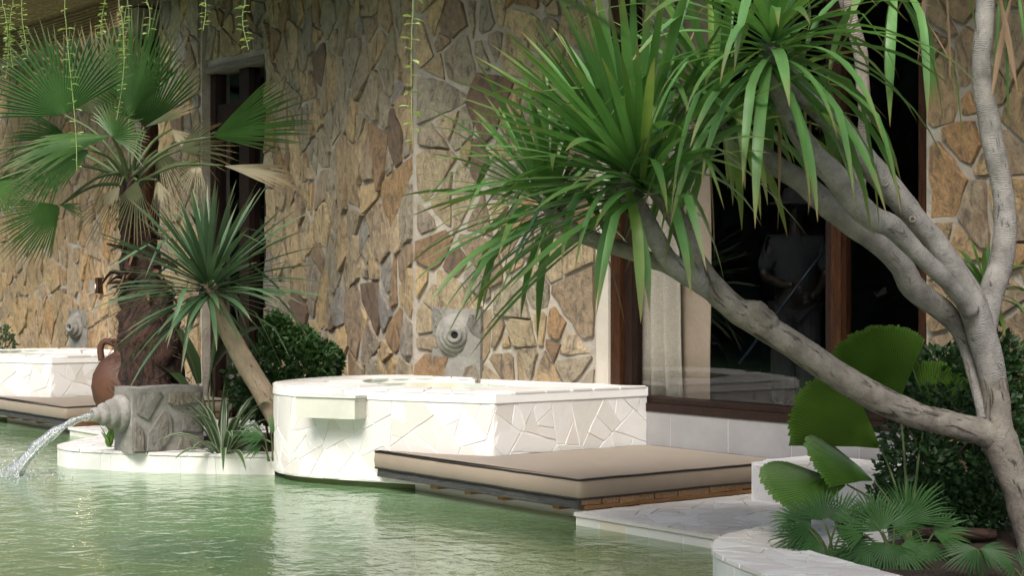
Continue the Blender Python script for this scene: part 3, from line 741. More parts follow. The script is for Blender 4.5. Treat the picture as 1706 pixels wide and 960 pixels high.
# ================================================================== TERRACES AND CURBS
def terrace(name, x0, x1, y0, y1, z, label, rr=(.10, .22)):
    t = MB(); t.box((x0, y0, -.8), (x1, y1, z-.012)); o = t.build(name, GROUT, loc=((x0+x1)/2, (y0+y1)/2, z)); o['kind'] = 'structure'; o['label'] = label
    pave_u(0, shards(x0, y0, x1, y1, .30, .02, .08), lambda u, v, h: (u, v, z-.012+h), WHITE, 'paving_stone', o, proud=(.010, .013), tilt=.006, wob=.0008, bev=.0008, gap=.004)
    x = x0+.01
    while x < x1-.06:        # facing tiles on the pool side
        e = min(x+rnd.uniform(.13, .30), x1-.01); sm = MB()
        slab(sm, [(x+.004, -.30), (e-.004, -.30), (e-.004+rnd.uniform(-.02, .0), z-.03), (x+.004, z-.03)], lambda u, v, h: (u, y0-h, v), .01, rnd.uniform(.002, .005), .003, 0, .001); sm.build('edge_tile', WHITE_TILE, o); x = e
    sm = MB(); sm.box((x0, y0-.02, z-.027), (x1, y0+.001, z-.002), .002); sm.build('coping', WHITE, o)
    return o
terrace('pavement', -8.28, -5.2, 6.82, WY-.04, .085, 'white crazy-paved terrace beside the mattress')
terrace('pavement', -16.45, -14.55, 6.88, WY-.04, .085, 'white paved strip behind the curved pool edge')
# low white bench wall by the window
t = empty('low_stone_wall', (-6.9, 8.4, .08), 'low white crazy-paved bench wall right of the mattress, under the window', 'wall')
BWP = Path2(curve_smooth([(-8.02, 8.76), (-8.02, 8.12), (-7.5, 8.12), (-7.1, 8.14), (-6.85, 8.25), (-6.7, 8.5)], 6, (1,)))
m = MB(); bp = [(p.x, p.y) for p in BWP.p]; ring_ = bp+[(-6.65, 8.76)]
a_, c_ = extr(m, ring_, .06, .338); m.face(c_); m.build('wall_core', GROUT, t)
pave_u(0, shards(.01, .09, BWP.len, .325, .22, .014, .05), face_map(BWP, 1), WHITE, 'stone', t)
pave_u(0, shards(-8.02, 8.05, -6.7, 8.76, .24, .02, .07), lambda u, v, h: (u, v, .338+h), WHITE, 'top_stone', t, proud=(.008, .012), tilt=.004, wob=.0008, bev=.004,
       keep=lambda u, v: v > BWP.at(u+8.02+.64)[0].y+.03)

def curb_band(name, outer, inner, z, label, zlow=-.5, sgn=1, tile=WHITE_TILE, tw=(.11, .26), cat='pool edge', sub=6, rr=(.09, .2)):
    po, pi_ = Path2(curve_smooth(outer, sub)), Path2(curve_smooth(inner, sub)); n = 70
    t = empty(name, (po.p[len(po.p)//2].x, po.p[len(po.p)//2].y, 0), label, cat)
    m = MB(); pr = None
    for k in range(n+1):
        a = po.at(po.len*k/n)[0]; b_ = pi_.at(pi_.len*k/n)[0]
        q = [m.vert((a.x, a.y, zlow)), m.vert((a.x, a.y, z-.012)), m.vert((b_.x, b_.y, z-.012)), m.vert((b_.x, b_.y, -.1))]
        if pr:
            for e in range(3): m.face((pr[e], q[e], q[e+1], pr[e+1]))
        pr = q
    m.build('curb_core', GROUT, t)
    wid = (po.at(po.len/2)[0]-pi_.at(pi_.len/2)[0]).length
    def top(u, v, h):
        s = u/po.len; a = po.at(u); o = a[0]+out_normal(a[1], sgn)*.016; b_ = pi_.at(pi_.len*s)[0]; r = o.lerp(b_, v/wid); return (r.x, r.y, z-.012+h)
    pave_u(0, shards(0, 0, po.len, wid, .26, .02, .06), top, WHITE, 'coping_stone', t, proud=(.010, .013), tilt=.004, wob=.0008, bev=.0008, gap=.004)
    u = 0; pk = 0
    while u < po.len-.05:
        e = min(u+rnd.uniform(*tw), po.len); k = rnd.uniform(-.04, .04); sm = MB()
        slab(sm, [(u+.0006, -.2), ((u+e)/2, -.2), (e-.0006, -.2), (min(po.len, e-.0006+k), z-.028), ((u+e+k+pk)/2, z-.028), (max(0, u+.0006+pk), z-.028)], face_map(po, sgn), .012, rnd.uniform(.003, .007), .002, .004, .001, .002); sm.build('edge_tile', tile, t); u = e; pk = k
    return t
curb_band('pool_curb', [(-11.95, 6.72), (-12.25, 6.42), (-12.6, 6.12), (-13.0, 5.85), (-13.45, 5.64), (-13.78, 5.66), (-14.05, 5.88), (-14.5, 6.35), (-15.0, 6.66), (-15.6, 6.86)],
          [(-12.02, 6.95), (-12.28, 6.72), (-12.55, 6.58), (-12.85, 6.62), (-13.0, 6.66), (-13.3, 6.72), (-13.6, 6.80), (-14.0, 6.95), (-14.6, 7.15), (-15.2, 7.3)],
          .165, 'curved white stone pool edge below the stone spout block', sgn=-1)
PLO = [(-6.46, 7.25), (-6.52, 6.85), (-6.42, 6.32), (-6.08, 5.90), (-5.60, 5.66), (-5.0, 5.46), (-4.3, 5.30), (-3.4, 5.2), (-2.4, 5.2)]
PLI = [(-6.04, 7.15), (-6.08, 6.85), (-6.03, 6.50), (-5.80, 6.28), (-5.45, 6.16), (-4.95, 6.03), (-4.3, 5.90), (-3.4, 5.8), (-2.4, 5.8)]
curb_band('planter_curb', PLO, PLI, .20, 'wide white stone curb around the planting bed below the leaning tree', sgn=1, tile=WHITE_SIDE, tw=(.10, .17), cat='planter', rr=(.12, .26))
# soil beds
def soil_patch(x0, x1, y0, y1, z):
    m = MB(); nx, ny = 26, 18; k = []
    for i in range(nx+1):
        for j in range(ny+1):
            x, y = x0+(x1-x0)*i/nx, y0+(y1-y0)*j/ny; k.append(m.vert((x, y, z+.03*mnoise.noise(Vector((x*3, y*3, 2)))+.012*mnoise.noise(Vector((x*13, y*13, 5))))))
    for i in range(nx):
        for j in range(ny): a = i*(ny+1)+j; m.face((a, a+ny+1, a+ny+2, a+1))
    struct('soil', m, SOIL)
soil_patch(-14.5, -12.05, 6.62, WY, .10)
soil_patch(-6.1, -2.4, 6.0, 8.78, .12)

# ================================================================== SPOUTS
def rings_prof(r, e=1): return [(a*1, c_*e) for a, c_ in [(.0, -.02), (r, -.02), (r*1.0, .012), (r*.96, .035), (r*.80, .045), (r*.80, .06), (r*.78, .085), (r*.70, .10), (r*.58, .105), (r*.58, .125), (r*.54, .145), (r*.44, .155), (r*.36, .157), (r*.36, .185), (r*.30, .195), (r*.20, .195), (r*.17, .15), (0, .148)]]
def wall_spout(x, z, label, y, face, axis, w_=.265, e=.55, mat=STONE_GREY):
    """face: outward direction of the surround; axis: direction the nozzle points"""
    f = Vector((*face, 0)).normalized(); sd = Vector((-f.y, f.x, 0)); ax = Vector((*axis, 0)).normalized(); o = Vector((x, y, z))
    t = empty('wall_spout', o, label, 'spout', 'round stone spouts set in the walls')
    m = MB(); m.bar(o-sd*w_-Up*.52-f*.12, sd*2*w_, f*.155, Up*.745)
    for i, v in enumerate(m.v): v += Vector((mnoise.noise(v*7), mnoise.noise(v*7+Vector((3, 0, 0))), mnoise.noise(v*7+Vector((0, 3, 0)))))*.02
    m.build('surround', CONCRETE, t)
    c_ = o+f*.025; m = MB(); m.lathe(c_, rings_prof(.185, e), ax, 32); m.build('nozzle', CONCRETE, t, smooth=True)
    m = MB(); m.lathe(c_+ax*.153*e, [(0, 0), (.029, 0)], ax, 16); m.build('opening', BLACK, t)
    for (a, q_, s) in ((-.19, .15, .08), (.20, .08, .09), (-.16, -.46, .10), (.17, -.38, .12), (.02, -.44, .09)):
        p = [(a+s*math.cos(q*1.05+rnd.random()*.4)*rnd.uniform(.7, 1.2), q_+s*math.sin(q*1.05)*rnd.uniform(.8, 1.4)) for q in range(6)]
        sm = MB(); slab(sm, p, lambda u, v, h: o+f*(.034+h)+sd*u+Up*v, .015, .012, .008, .02, .003); sm.build('stone', mat, t)
wall_spout(-11.78, 1.10, 'round stepped stone spout in the fieldstone wall above the big tub', 8.405, (.288, -.958), (.66, -.75))
wall_spout(-20.75, 1.0, 'round stepped stone spout in the golden wall above the far left tub', WY, (0, -1), (.42, -1), .28, .9)
# spout block with running water
BX0, BX1, BY0, BY1, BZ0, BZ1 = -13.10, -12.76, 5.86, 6.50, .16, .685
t = empty('spout_block', ((BX0+BX1)/2, (BY0+BY1)/2, BZ0), 'grey stone-faced block with a stepped spout pouring water into the pool', 'fountain')
m = MB(); gx, gy, gz = 4, 6, 5
def blk(px_, py_, pz_):
    q = Vector((px_, py_, pz_)); return q+Vector((mnoise.noise(q*6), mnoise.noise(q*6+Vector((9, 0, 0))), mnoise.noise(q*6+Vector((0, 9, 0)))))*.012
def gridface(o, a, c_, na, nc):
    ids = [[m.vert(blk(*(Vector(o)+Vector(a)*i/na+Vector(c_)*j/nc))) for j in range(nc+1)] for i in range(na+1)]
    for i in range(na):
        for j in range(nc): m.face((ids[i][j], ids[i+1][j], ids[i+1][j+1], ids[i][j+1]))
dx, dy, dz = BX1-BX0, BY1-BY0, BZ1-BZ0
gridface((BX0, BY0, BZ0), (dx, 0, 0), (0, 0, dz), gx, gz); gridface((BX1, BY0, BZ0), (0, dy, 0), (0, 0, dz), gy, gz)
gridface((BX0, BY1, BZ0), (0, -dy, 0), (0, 0, dz), gy, gz); gridface((BX1, BY1, BZ0), (-dx, 0, 0), (0, 0, dz), gx, gz)
gridface((BX0, BY0, BZ1), (dx, 0, 0), (0, dy, 0), gx, gy); m.build('block_core', CONCRETE, t)
for p, mt in (([(6.22, .53), (6.47, .55), (6.485, .645), (6.19, .635), (6.175, .56)], STONE_GREY), ([(5.98, .17), (6.09, .165), (6.22, .30), (6.20, .46), (6.13, .50), (6.0, .33)], STONE_GREY),
              ([(5.875, .175), (5.955, .17), (5.95, .36), (5.885, .42)], STONE_GREY), ([(6.30, .32), (6.48, .30), (6.48, .50), (6.31, .48)], STONE_GREY), ([(5.90, .48), (6.0, .42), (6.13, .63), (6.10, .66), (5.92, .66)], STONE_GREY), ([(6.25, .17), (6.48, .17), (6.48, .26), (6.28, .27)], STONE_GREY)):
    sm = MB(); slab(sm, rough(p, .006, .09), lambda u, v, h: (BX1+h, u, v), .015, rnd.uniform(.018, .034), .006, .05, .005); sm.build('stone', mt, t)
sc_ = Vector((-12.93, BY0, .475))
m = MB(); m.lathe(sc_, [(0, -.02), (.150, -.02), (.155, .02), (.148, .055), (.118, .062), (.118, .07), (.124, .095), (.112, .13), (.090, .138), (.090, .146), (.096, .168), (.085, .195), (.062, .205), (.060, .215), (.062, .235), (.052, .262), (.036, .268), (.030, .24), (0, .235)], Vector((0, -1, 0)), 30); m.build('nozzle', CONCRETE, t, smooth=True)
# falling stream
t0 = sc_+Vector((0, -.255, -.005)); st = []; rad = []
for k in range(15):
    s = k/14; st.append(t0+Vector((-.16*s, -.62*s, -.475*(.18*s+.82*s*s)))); rad.append(.028+.05*s*s+.006*math.sin(k*2.1))
t = empty('water_stream', st[0], 'clear jet of water arcing from the stone spout into the pool', 'water jet')
m = MB(); m.tube(st, rad, 12, .35, 3, False, .8, 4); m.build('jet', STREAM, t, smooth=True)
for k in range(7):
    off = Vector((rnd.uniform(-1, 1), rnd.uniform(-.5, .5), rnd.uniform(-.3, .6)))
    m = MB(); a = 3+k; pts = [st[min(14, i)]+off*(.015+.07*(i/14)**1.5) for i in range(a, 15)]; m.tube(pts, [.006+.008*rnd.random() for _ in pts], 6, .4, 2); m.build('strand', STREAM, t, smooth=True)
m = MB()
for k in range(520):
    a, r = rnd.uniform(0, 2*PI), abs(rnd.gauss(0, .17)); p = st[-1]+Vector((r*math.cos(a)*1.2, r*math.sin(a)*1.0, 0)); p.z = max(.003, rnd.expovariate(26)*max(.1, 1-r*2.2)); q = rnd.uniform(.002, .010)
    m.lathe(p-Vector((0, 0, q)), [(0.0005, 0), (q*.8, q*.5), (q, q), (q*.7, q*1.6), (.0005, q*2)], Vector((0, 0, 1)), 6)
o = m.build('splash', FOAM, loc=st[-1]); o['kind'] = 'stuff'; o['label'] = 'white splash and foam where the jet meets the pool'

# ================================================================== JAR
jc = P(212, 715, 15.6); jc.z = .11
t = empty('terracotta_jar', jc, 'round terracotta amphora behind the stone spout block, left of the palm trunk', 'jar')
m = MB(); m.lathe(jc, [(.0, 0), (.14, 0), (.15, .03), (.22, .18), (.30, .36), (.325, .48), (.31, .60), (.25, .71), (.17, .77), (.12, .80), (.115, .86), (.145, .90), (.15, .92), (.11, .92), (.10, .86)], seg=36)
for i, v in enumerate(m.v): v.x += .004*mnoise.noise(v*5); v.y += .004*mnoise.noise(v*5+Vector((4, 0, 0)))
m.build('body', TERRACOTTA, t, smooth=True)
for s in (-1, 1):
    h = Rt*s; m = MB(); m.tube([jc+h*.11+Up*.87, jc+h*.20+Up*.90, jc+h*.245+Up*.84, jc+h*.235+Up*.72], [.03]*4, 10, .1, 4); m.build('handle', TERRACOTTA, t, smooth=True)

# ================================================================== PLANT BUILDERS
def strap(mb, base, d, length, width, droop, fold=.25, nseg=9, twist=0, base_w=.55, kink=0):
    """long leaf: arches under gravity, folded along the middle"""
    p = Vector(base); d = Vector(d).normalized(); ds = length/nseg; rows = []
    side0 = d.cross(Up)
    if side0.length < .15: side0 = d.cross(Rt)
    side0.normalize()
    for i in range(nseg+1):
        s = i/nseg
        side = (side0-d*side0.dot(d)).normalized(); nrm = side.cross(d)
        an = twist*s; sd = side*math.cos(an)+nrm*math.sin(an); nn_ = sd.cross(d)
        wd = width*.5*(base_w+(1-base_w)*min(1, s/.30))*(1 if s < .55 else max(0.0, 1-((s-.55)/.45)**1.7))
        if i == nseg: rows.append([mb.vert(p, (.5, 1))])
        else: rows.append([mb.vert(p-sd*wd+nn_*wd*fold, (0, s)), mb.vert(p, (.5, s)), mb.vert(p+sd*wd+nn_*wd*fold, (1, s))])
        k = droop*(.4+1.6*s)
        if kink and abs(s-kink) < .06: k += 9
        d = (d-Up*k*ds).normalized(); p = p+d*ds
    for a, c_ in zip(rows, rows[1:]):
        if len(c_) == 3:
            mb.face((a[0], a[1], c_[1], c_[0])); mb.face((a[1], a[2], c_[2], c_[1]))
        else: mb.face((a[0], a[1], c_[0])); mb.face((a[1], a[2], c_[0]))
def head(parent, c, axis, n, length, width, spread, droop, mat, name='leaf', jit=.05, fold=.25, kinkp=.15, ln_lo=.75, mats=None, keep=None):
    axis = Vector(axis).normalized(); a = axis.orthogonal().normalized(); b_ = axis.cross(a)
    mass = MB(); keep = keep or n; own = set(range(n)) if keep >= n else set(rnd.sample(range(n), keep))
    for k in range(n):
        f = ((k+.5)/n)**.75; pol = math.radians(spread)*f*rnd.uniform(.85, 1.1); az = k*2.39996+rnd.uniform(-.25, .25)
        d = axis*math.cos(pol)+(a*math.cos(az)+b_*math.sin(az))*math.sin(pol)
        m = MB() if k in own else mass; ln = length*rnd.uniform(ln_lo, 1.08)*(.72+.28*math.sin(min(1, f*1.4)*PI/2))
        strap(m, Vector(c)-axis*jit*f*2.2+d*.03, d, ln, width*rnd.uniform(.8, 1.15), droop*(.25+1.15*f)*rnd.uniform(.7, 1.35)/max(.3, length), fold, 9, rnd.uniform(-.7, .7), .6,
              rnd.uniform(.35, .7) if rnd.random() < kinkp*f*2 else 0)
        if k in own: m.build(name, (mats[k % len(mats)] if mats else mat), parent, smooth=True)
    if mass.f: o = mass.build('leaves', mat, parent, smooth=True); o['kind'] = 'stuff'
def fan(mb, hub, axis, nrm, R, spread, nseg, split=.34, droop=.15, pleat=.04, cup=.0, tipj=.12, ragged=0, mi=0, tipw=0.0, fray=0):
    """palmate blade: pleated segments joined near the hub, free and drooping at the tips"""
    ax = Vector(axis).normalized(); nr = Vector(nrm); nr = (nr-ax*nr.dot(ax)).normalized(); sd = nr.cross(ax)
    da = math.radians(spread)/nseg; rr = (.03, .28, split, .5*(split+1), 1.0)
    for k in range(nseg):
        am = -math.radians(spread)/2+da*(k+.5); ln = R*(1-tipj*rnd.random())*(1-(.22 if tipw < .5 else .07)*(abs(am)/(math.radians(spread)/2))**2)
        if ragged and rnd.random() < ragged: ln *= rnd.uniform(.6, .95)
        dj = droop*rnd.uniform(.6, 1.5); rows = []; aj = rnd.uniform(-.25, .25)*da*(0 if tipw > .5 else 1); dj = droop if tipw > .5 else dj
        for q, r in enumerate(rr):
            half = da/2 if q < 3 else ((da*.30 if tipw < .5 else da*.5) if q == 3 else da*.5*tipw)
            if fray and q > 1: half *= (1-fray)
            row = []
            for e in ((-1, 0, 1) if (q < 4 or tipw > 0) else (0,)):
                an = am+e*half+(aj if q > 2 else 0)
                p = hub+(ax*math.cos(an)+sd*math.sin(an))*ln*r
                p = p+nr*((pleat*R*r*(1 if e == 0 else -1)*(.5 if q < 3 else .35))+cup*R*(1-math.cos(an))*r)
                rd = r*ln/R; p = p-Up*dj*R*max(0, rd-.25)**2*1.3-nr*dj*.35*R*max(0, rd-.4)**2
                row.append(mb.vert(p, ((e+1)/2, r)))
            rows.append(row)
        for a, c_ in zip(rows, rows[1:]):
            if len(c_) == 3: mb.face((a[0], a[1], c_[1], c_[0]), mi); mb.face((a[1], a[2], c_[2], c_[1]), mi)
            else: mb.face((a[0], a[1], c_[0]), mi); mb.face((a[1], a[2], c_[0]), mi)
def frond(parent, root, hub, axis, nrm, R, spread, nseg, mat, stem_r=.014, name='frond', stemmat=None, **kw):
    m = MB(); fan(m, Vector(hub), axis, nrm, R, spread, nseg, **kw); o = m.build(name, mat, parent, smooth=False)
    root, hub = Vector(root), Vector(hub); mid = root.lerp(hub, .5)+Up*.12*(hub-root).length
    s = MB(); s.tube([root, mid, hub], [stem_r*1.5, stem_r, stem_r*.7], 7, 0, 4); s.build('petiole', stemmat or STEM, o, smooth=True)
    return o
def leafcloud(mb, blobs, n, size, rs):
    for k in range(n):
        c, r = blobs[rs.randrange(len(blobs))]
        while True:
            q = Vector((rs.uniform(-1, 1), rs.uniform(-1, 1), rs.uniform(-1, 1)))
            if .25 < q.length < 1: break
        q = q.normalized()*(q.length**.45); p = Vector(c)+Vector((q.x*r[0], q.y*r[1], q.z*r[2]))*(1+.16*mnoise.noise(q*3+Vector(c)))
        d = (q+Vector((rs.uniform(-1, 1), rs.uniform(-1, 1), rs.uniform(-.8, .9)))).normalized(); s = d.cross(Vector((rs.uniform(-1, 1), rs.uniform(-1, 1), rs.uniform(-1, 1)))).normalized()
        l = size*rs.uniform(.6, 1.3); wd = l*.30; nn_ = s.cross(d)*l*.08
        i = [mb.vert(p, (.5, 0)), mb.vert(p+d*l*.45+s*wd+nn_, (1, .4)), mb.vert(p+d*l, (.5, .8)), mb.vert(p+d*l*.45-s*wd+nn_, (0, .4))]
        mb.face((i[0], i[1], i[2])); mb.face((i[0], i[2], i[3]))
def bush(name, blobs, n, size, mat, base, label, stems=6):
    t = empty(name, base, label, 'bush'); m = MB(); leafcloud(m, blobs, n, size, rnd); m.build('foliage', mat, t)
    for k in range(stems):
        c, r = blobs[k % len(blobs)]; e = Vector(c)+Vector((rnd.uniform(-.5, .5)*r[0], rnd.uniform(-.5, .5)*r[1], rnd.uniform(0, .5)*r[2])); bs = Vector(base)+Vector((rnd.uniform(-.1, .1), rnd.uniform(-.1, .1), 0))
        s = MB(); s.tube([bs, bs.lerp(e, .5)+Vector((rnd.uniform(-.06, .06), rnd.uniform(-.06, .06), .05)), e], [.013, .009, .004], 6, 0, 3); s.build('stem', STEM_BR, t, smooth=True)
    return t

# ================================================================== FAN PALM (left)
PD = 15.25
pb = P(252, 700, PD); pb.z = .10
palm = empty('fan_palm', pb, 'fan palm with thick red fibrous trunk and big green fans behind the spout block', 'palm tree')
tp = [(254, 712, 52), (254, 640, 52), (252, 570, 53), (243, 520, 44), (236, 450, 32), (228, 390, 27), (220, 335, 21), (214, 290, 13)]
m = MB(); m.tube([P(x, y, PD) for x, y, _ in tp], [r*pxm(PD) for _, _, r in tp], 26, .26, 7, True, 1, 6); m.build('trunk', BARK_PALM, palm, smooth=True)
for k in range(46):     # old leaf bases
    s = rnd.random()*.62; yy = 330+s*270; an = rnd.uniform(-PI, PI*.15) ; r = (24+36*s*.9)*pxm(PD); c0 = P(218+34*s, yy, PD)
    d = Rt*math.cos(an)+Fw*math.sin(an); p0 = c0+d*r*.8; m = MB(); l = rnd.uniform(.08, .21)
    m.tube([p0, p0+d*l*.45+Up*l*.05, p0+d*l*.95+Up*l*rnd.uniform(-.75, .25)], [.030, .022, .010], 6, .2, 3, True, .5); m.build('leaf_base', (FIBRE, BARK_PALM)[k % 2], palm)
m = MB()
for k in range(260):    # loose fibres on the trunk
    an = rnd.uniform(0, 2*PI); yy = rnd.uniform(480, 690); r = 60*pxm(PD)*(1 if yy > 560 else .55+.45*(yy-480)/80); c0 = P(250, yy, PD)
    d = Rt*math.cos(an)+Fw*math.sin(an); p0 = c0+d*r; tg = Up.cross(d); e = p0+tg*rnd.uniform(-.12, .12)+Up*rnd.uniform(-.10, .10)+d*.03
    m.tube([p0, p0.lerp(e, .5)+d*.03, e], [.003, .0028, .001], 4)
fb = m.build('fibre_hair', FIBRE, palm); fb['kind'] = 'stuff'
CT = P(216, 300, PD)
def A2(deg, f=0.0): a = math.radians(deg); return Rt*math.cos(a)+Up*math.sin(a)+Fw*f
def pf(hx, hy, dd, deg, fdir, rpx, spread, nseg, mat, nr=(0, -.2, -1), **kw):
    d = PD+dd; return frond(palm, CT+Vector((rnd.uniform(-.04, .04), rnd.uniform(-.04, .04), rnd.uniform(-.1, .1))), P(hx, hy, d), A2(deg, fdir), D(*nr), rpx*pxm(d), spread, nseg, mat, **kw)
pf(108, 192, .1, 108, .10, 182, 150, 36, FROND, (.1, -.1, -1), droop=.10, tipj=.14)
pf(215, 195, .35, 80, -.05, 212, 84, 24, FROND, (-.45, 0, -1), droop=.04)
pf(250, 210, .7, 100, .2, 170, 120, 30, FROND, (.2, -.2, -1), droop=.10)
pf(165, 195, .8, 105, .3, 205, 110, 30, FROND_MIX, (0, -.1, -1), droop=.10)
pf(186, 226, -.35, 190, -.25, 190, 70, 26, FROND, (.1, 1, -.45), droop=.22, ragged=.2)
pf(120, 235, .3, 200, .15, 170, 120, 30, FROND, (0, .4, -1), droop=.25)
pf(190, 232, -.2, 60, -.5, 90, 170, 28, FROND, (0, .5, -1), droop=.30)
pf(240, 212, -.1, 24, -.1, 110, 40, 12, FROND_MIX, (0, 1, -.6), droop=.08, ragged=.4, fray=.25)
pf(352, 228, .0, 18, -.1, 205, 66, 26, FROND, (-.1, .35, -1), droop=.10, ragged=.2)
pf(372, 276, .05, 352, -.1, 125, 36, 16, FROND_DRY, (0, .8, -.7), droop=.10, ragged=.4, split=.7, fray=.12, tipw=.35)
pf(330, 268, .05, 250, -.1, 75, 80, 14, FROND_DRY, (0, .3, -1), droop=.10, ragged=.4, fray=.3)
pf(100, 342, -.3, 216, -.1, 135, 95, 26, FROND, (.1, .3, -1), droop=.12)
pf(101, 342, -.3, 350, .1, 50, 60, 9, FROND, (.1, .6, -1), droop=.30)
pf(-12, 302, -.3, 330, .1, 82, 120, 20, FROND, (.1, .4, -1), droop=.15)
pf(262, 250, .5, 300, .0, 130, 70, 16, FROND_MIX, (0, .3, -1), droop=.3, ragged=.4, fray=.4)
pf(285, 215, .4, 320, .0, 120, 60, 14, FROND_DRY, (0, .3, -1), droop=.2, ragged=.5, fray=.6)
pf(300, 250, .3, 20, .3, 110, 90, 16, FROND_MIX, (0, .3, -1), droop=.2, ragged=.3, fray=.3)
pf(-5, 250, .6, 150, .0, 150, 120, 24, FROND, (0, .2, -1), droop=.2)
pf(205, 262, .2, 255, -.1, 90, 130, 18, FROND_MIX, (0, .2, -1), droop=.2, fray=.2)

pf(228, 300, -.25, 262, -.2, 120, 70, 16, FROND_MIX, (.2, .2, -1), droop=.1, fray=.35, ragged=.4)
pf(200, 310, -.2, 235, -.2, 130, 60, 14, FROND_DRY, (.2, .3, -1), droop=.15, fray=.6, ragged=.5)
pf(262, 300, -.1, 285, -.1, 130, 60, 14, FROND_DRY, (-.2, .3, -1), droop=.1, fray=.6, ragged=.5)
pf(150, 250, -.5, 205, -.3, 150, 80, 22, FROND, (.1, .7, -.7), droop=.2)
# ================================================================== YUCCA beside the tub
YD = 13.75
yc_ = P(345, 466, YD)
yu = empty('yucca_tree', P(478, 735, YD+.1), 'small yucca with one leaning tan stem and a spiky grey-green rosette', 'yucca')
tp = [(488, 742, 19), (464, 700, 18.5), (436, 650, 18), (406, 600, 17), (380, 552, 15.5), (362, 512, 14), (347, 470, 11)]
m = MB(); m.tube([P(x, y, YD) for x, y, _ in tp], [r*pxm(YD) for _, _, r in tp], 16, .05, 4); m.build('stem', BARK_TAN, yu, smooth=True)
head(yu, yc_, D(-.16, 1, -.10), 165, 1.02, .042, 114, .34, YUCCA, kinkp=.10, ln_lo=.8, jit=.06)
# ================================================================== SPIDER PLANT etc.
sc = P(372, 748, 13.75); sc.z = .12
sp_ = empty('striped_plant', sc, 'clump of arching striped leaves at the foot of the leaning yucca', 'plant')
for k in range(44):
    az = k*2.4+rnd.uniform(-.3, .3); el = rnd.uniform(.5, 1.45); d = Vector((math.cos(az)*math.cos(el), math.sin(az)*math.cos(el), math.sin(el)))
    m = MB(); strap(m, sc+Vector((math.cos(az), math.sin(az), 0))*.04, d, rnd.uniform(.45, .72), .050, rnd.uniform(1.7, 3.0), .3, 9, rnd.uniform(-.4, .4)); m.build('leaf', STRIPED, sp_, smooth=True)
def fanplant(name, base, specs, label, mat, parent_d, **kw):
    t = empty(name, base, label, 'plant')
    for (hx, hy, deg, fd, rpx, spread, nseg, nr) in specs:
        frond(t, Vector(base)+Vector((rnd.uniform(-.03, .03), rnd.uniform(-.03, .03), 0)), P(hx, hy, parent_d), A2(deg, fd), D(*nr), rpx*1.12*pxm(parent_d), spread, nseg, mat, .006, **kw)
    return t
bs = P(450, 757, 13.5); bs.z = .12
fanplant('seedling_palm', bs, [(440, 728, 160, -.3, 52, 130, 14, (0, .8, -.6)), (452, 722, 60, -.2, 40, 120, 12, (0, .7, -.7)), (436, 742, 200, -.5, 38, 110, 12, (0, 1, -.4))], 'small bright fan palm seedling against the left side of the big tub', SMALLFAN, 13.45, droop=.2, split=.35)
bs = P(182, 742, 14.2); bs.z = .16
t = empty('fern_tuft', bs, 'little green leaf tuft under the spout nozzle', 'plant')
for k in range(7):
    m = MB(); strap(m, bs+Up*.01, D(rnd.uniform(-.5, .5), 1, rnd.uniform(-.4, .4)), rnd.uniform(.12, .21), .07, 2.2, .2, 7); m.build('leaf', LICU, t, smooth=True)
# broad-leaved dark plant behind the yucca stem
bs = P(360, 700, 15.0); bs.z = .10
t = empty('broad_leaf_plant', bs, 'dark broad-leaved plant in shade between the palm trunk and yucca stem', 'plant')
for (x, y, dx_, dy_, l, wd) in ((330, 640, -.3, 1, .75, .26), (352, 620, .5, .8, .72, .26), (380, 610, .9, .55, .62, .24), (318, 660, -.6, .8, .55, .22), (345, 655, .1, 1, .85, .24), (400, 660, .8, .7, .6, .22), (330, 690, -.4, .6, .6, .22), (370, 700, .3, .6, .6, .22)):
    p0 = P(x, y, 15.0); m = MB(); strap(m, p0, D(dx_, dy_, rnd.uniform(-.3, .2)), l, wd, 1.5, .22, 10, rnd.uniform(-.6, .6), .3); lf = m.build('leaf', BROAD, t, smooth=True)
    s = MB(); s.tube([bs, bs.lerp(p0, .6)+Up*.03, p0], [.012, .010, .008], 6); s.build('petiole', STEM, lf, smooth=True)
def blob(px, py, d, rx, ry, rz): return (P(px, py, d), (rx*pxm(d), rz, ry*pxm(d)))
bs = P(470, 700, 15.0); bs.z = .1
bush('clipped_shrub', [blob(470, 610, 15.0, 62, 52, .3), (P(520, 605, 14.9), (.2, .22, .22)), (P(425, 640, 14.7), (.22, .25, .3)), (P(462, 560, 15.1), (.12, .15, .2)), (P(500, 570, 15.1), (.15, .15, .12)), (P(455, 660, 14.8), (.3, .3, .25)), (P(545, 605, 15.2), (.10, .14, .16))], 5200, .062, BUSH, bs, 'leafy green shrub behind the left end of the big tub')
bs = P(-5, 660, 19.0); bs.z = .7
bush('clipped_shrub', [(P(-4, 570, 21.0), (.2, .2, .2))], 350, .06, BUSH_DK, P(-4, 590, 21.0), 'small dark shrub at the far left edge above the second tub', 2)

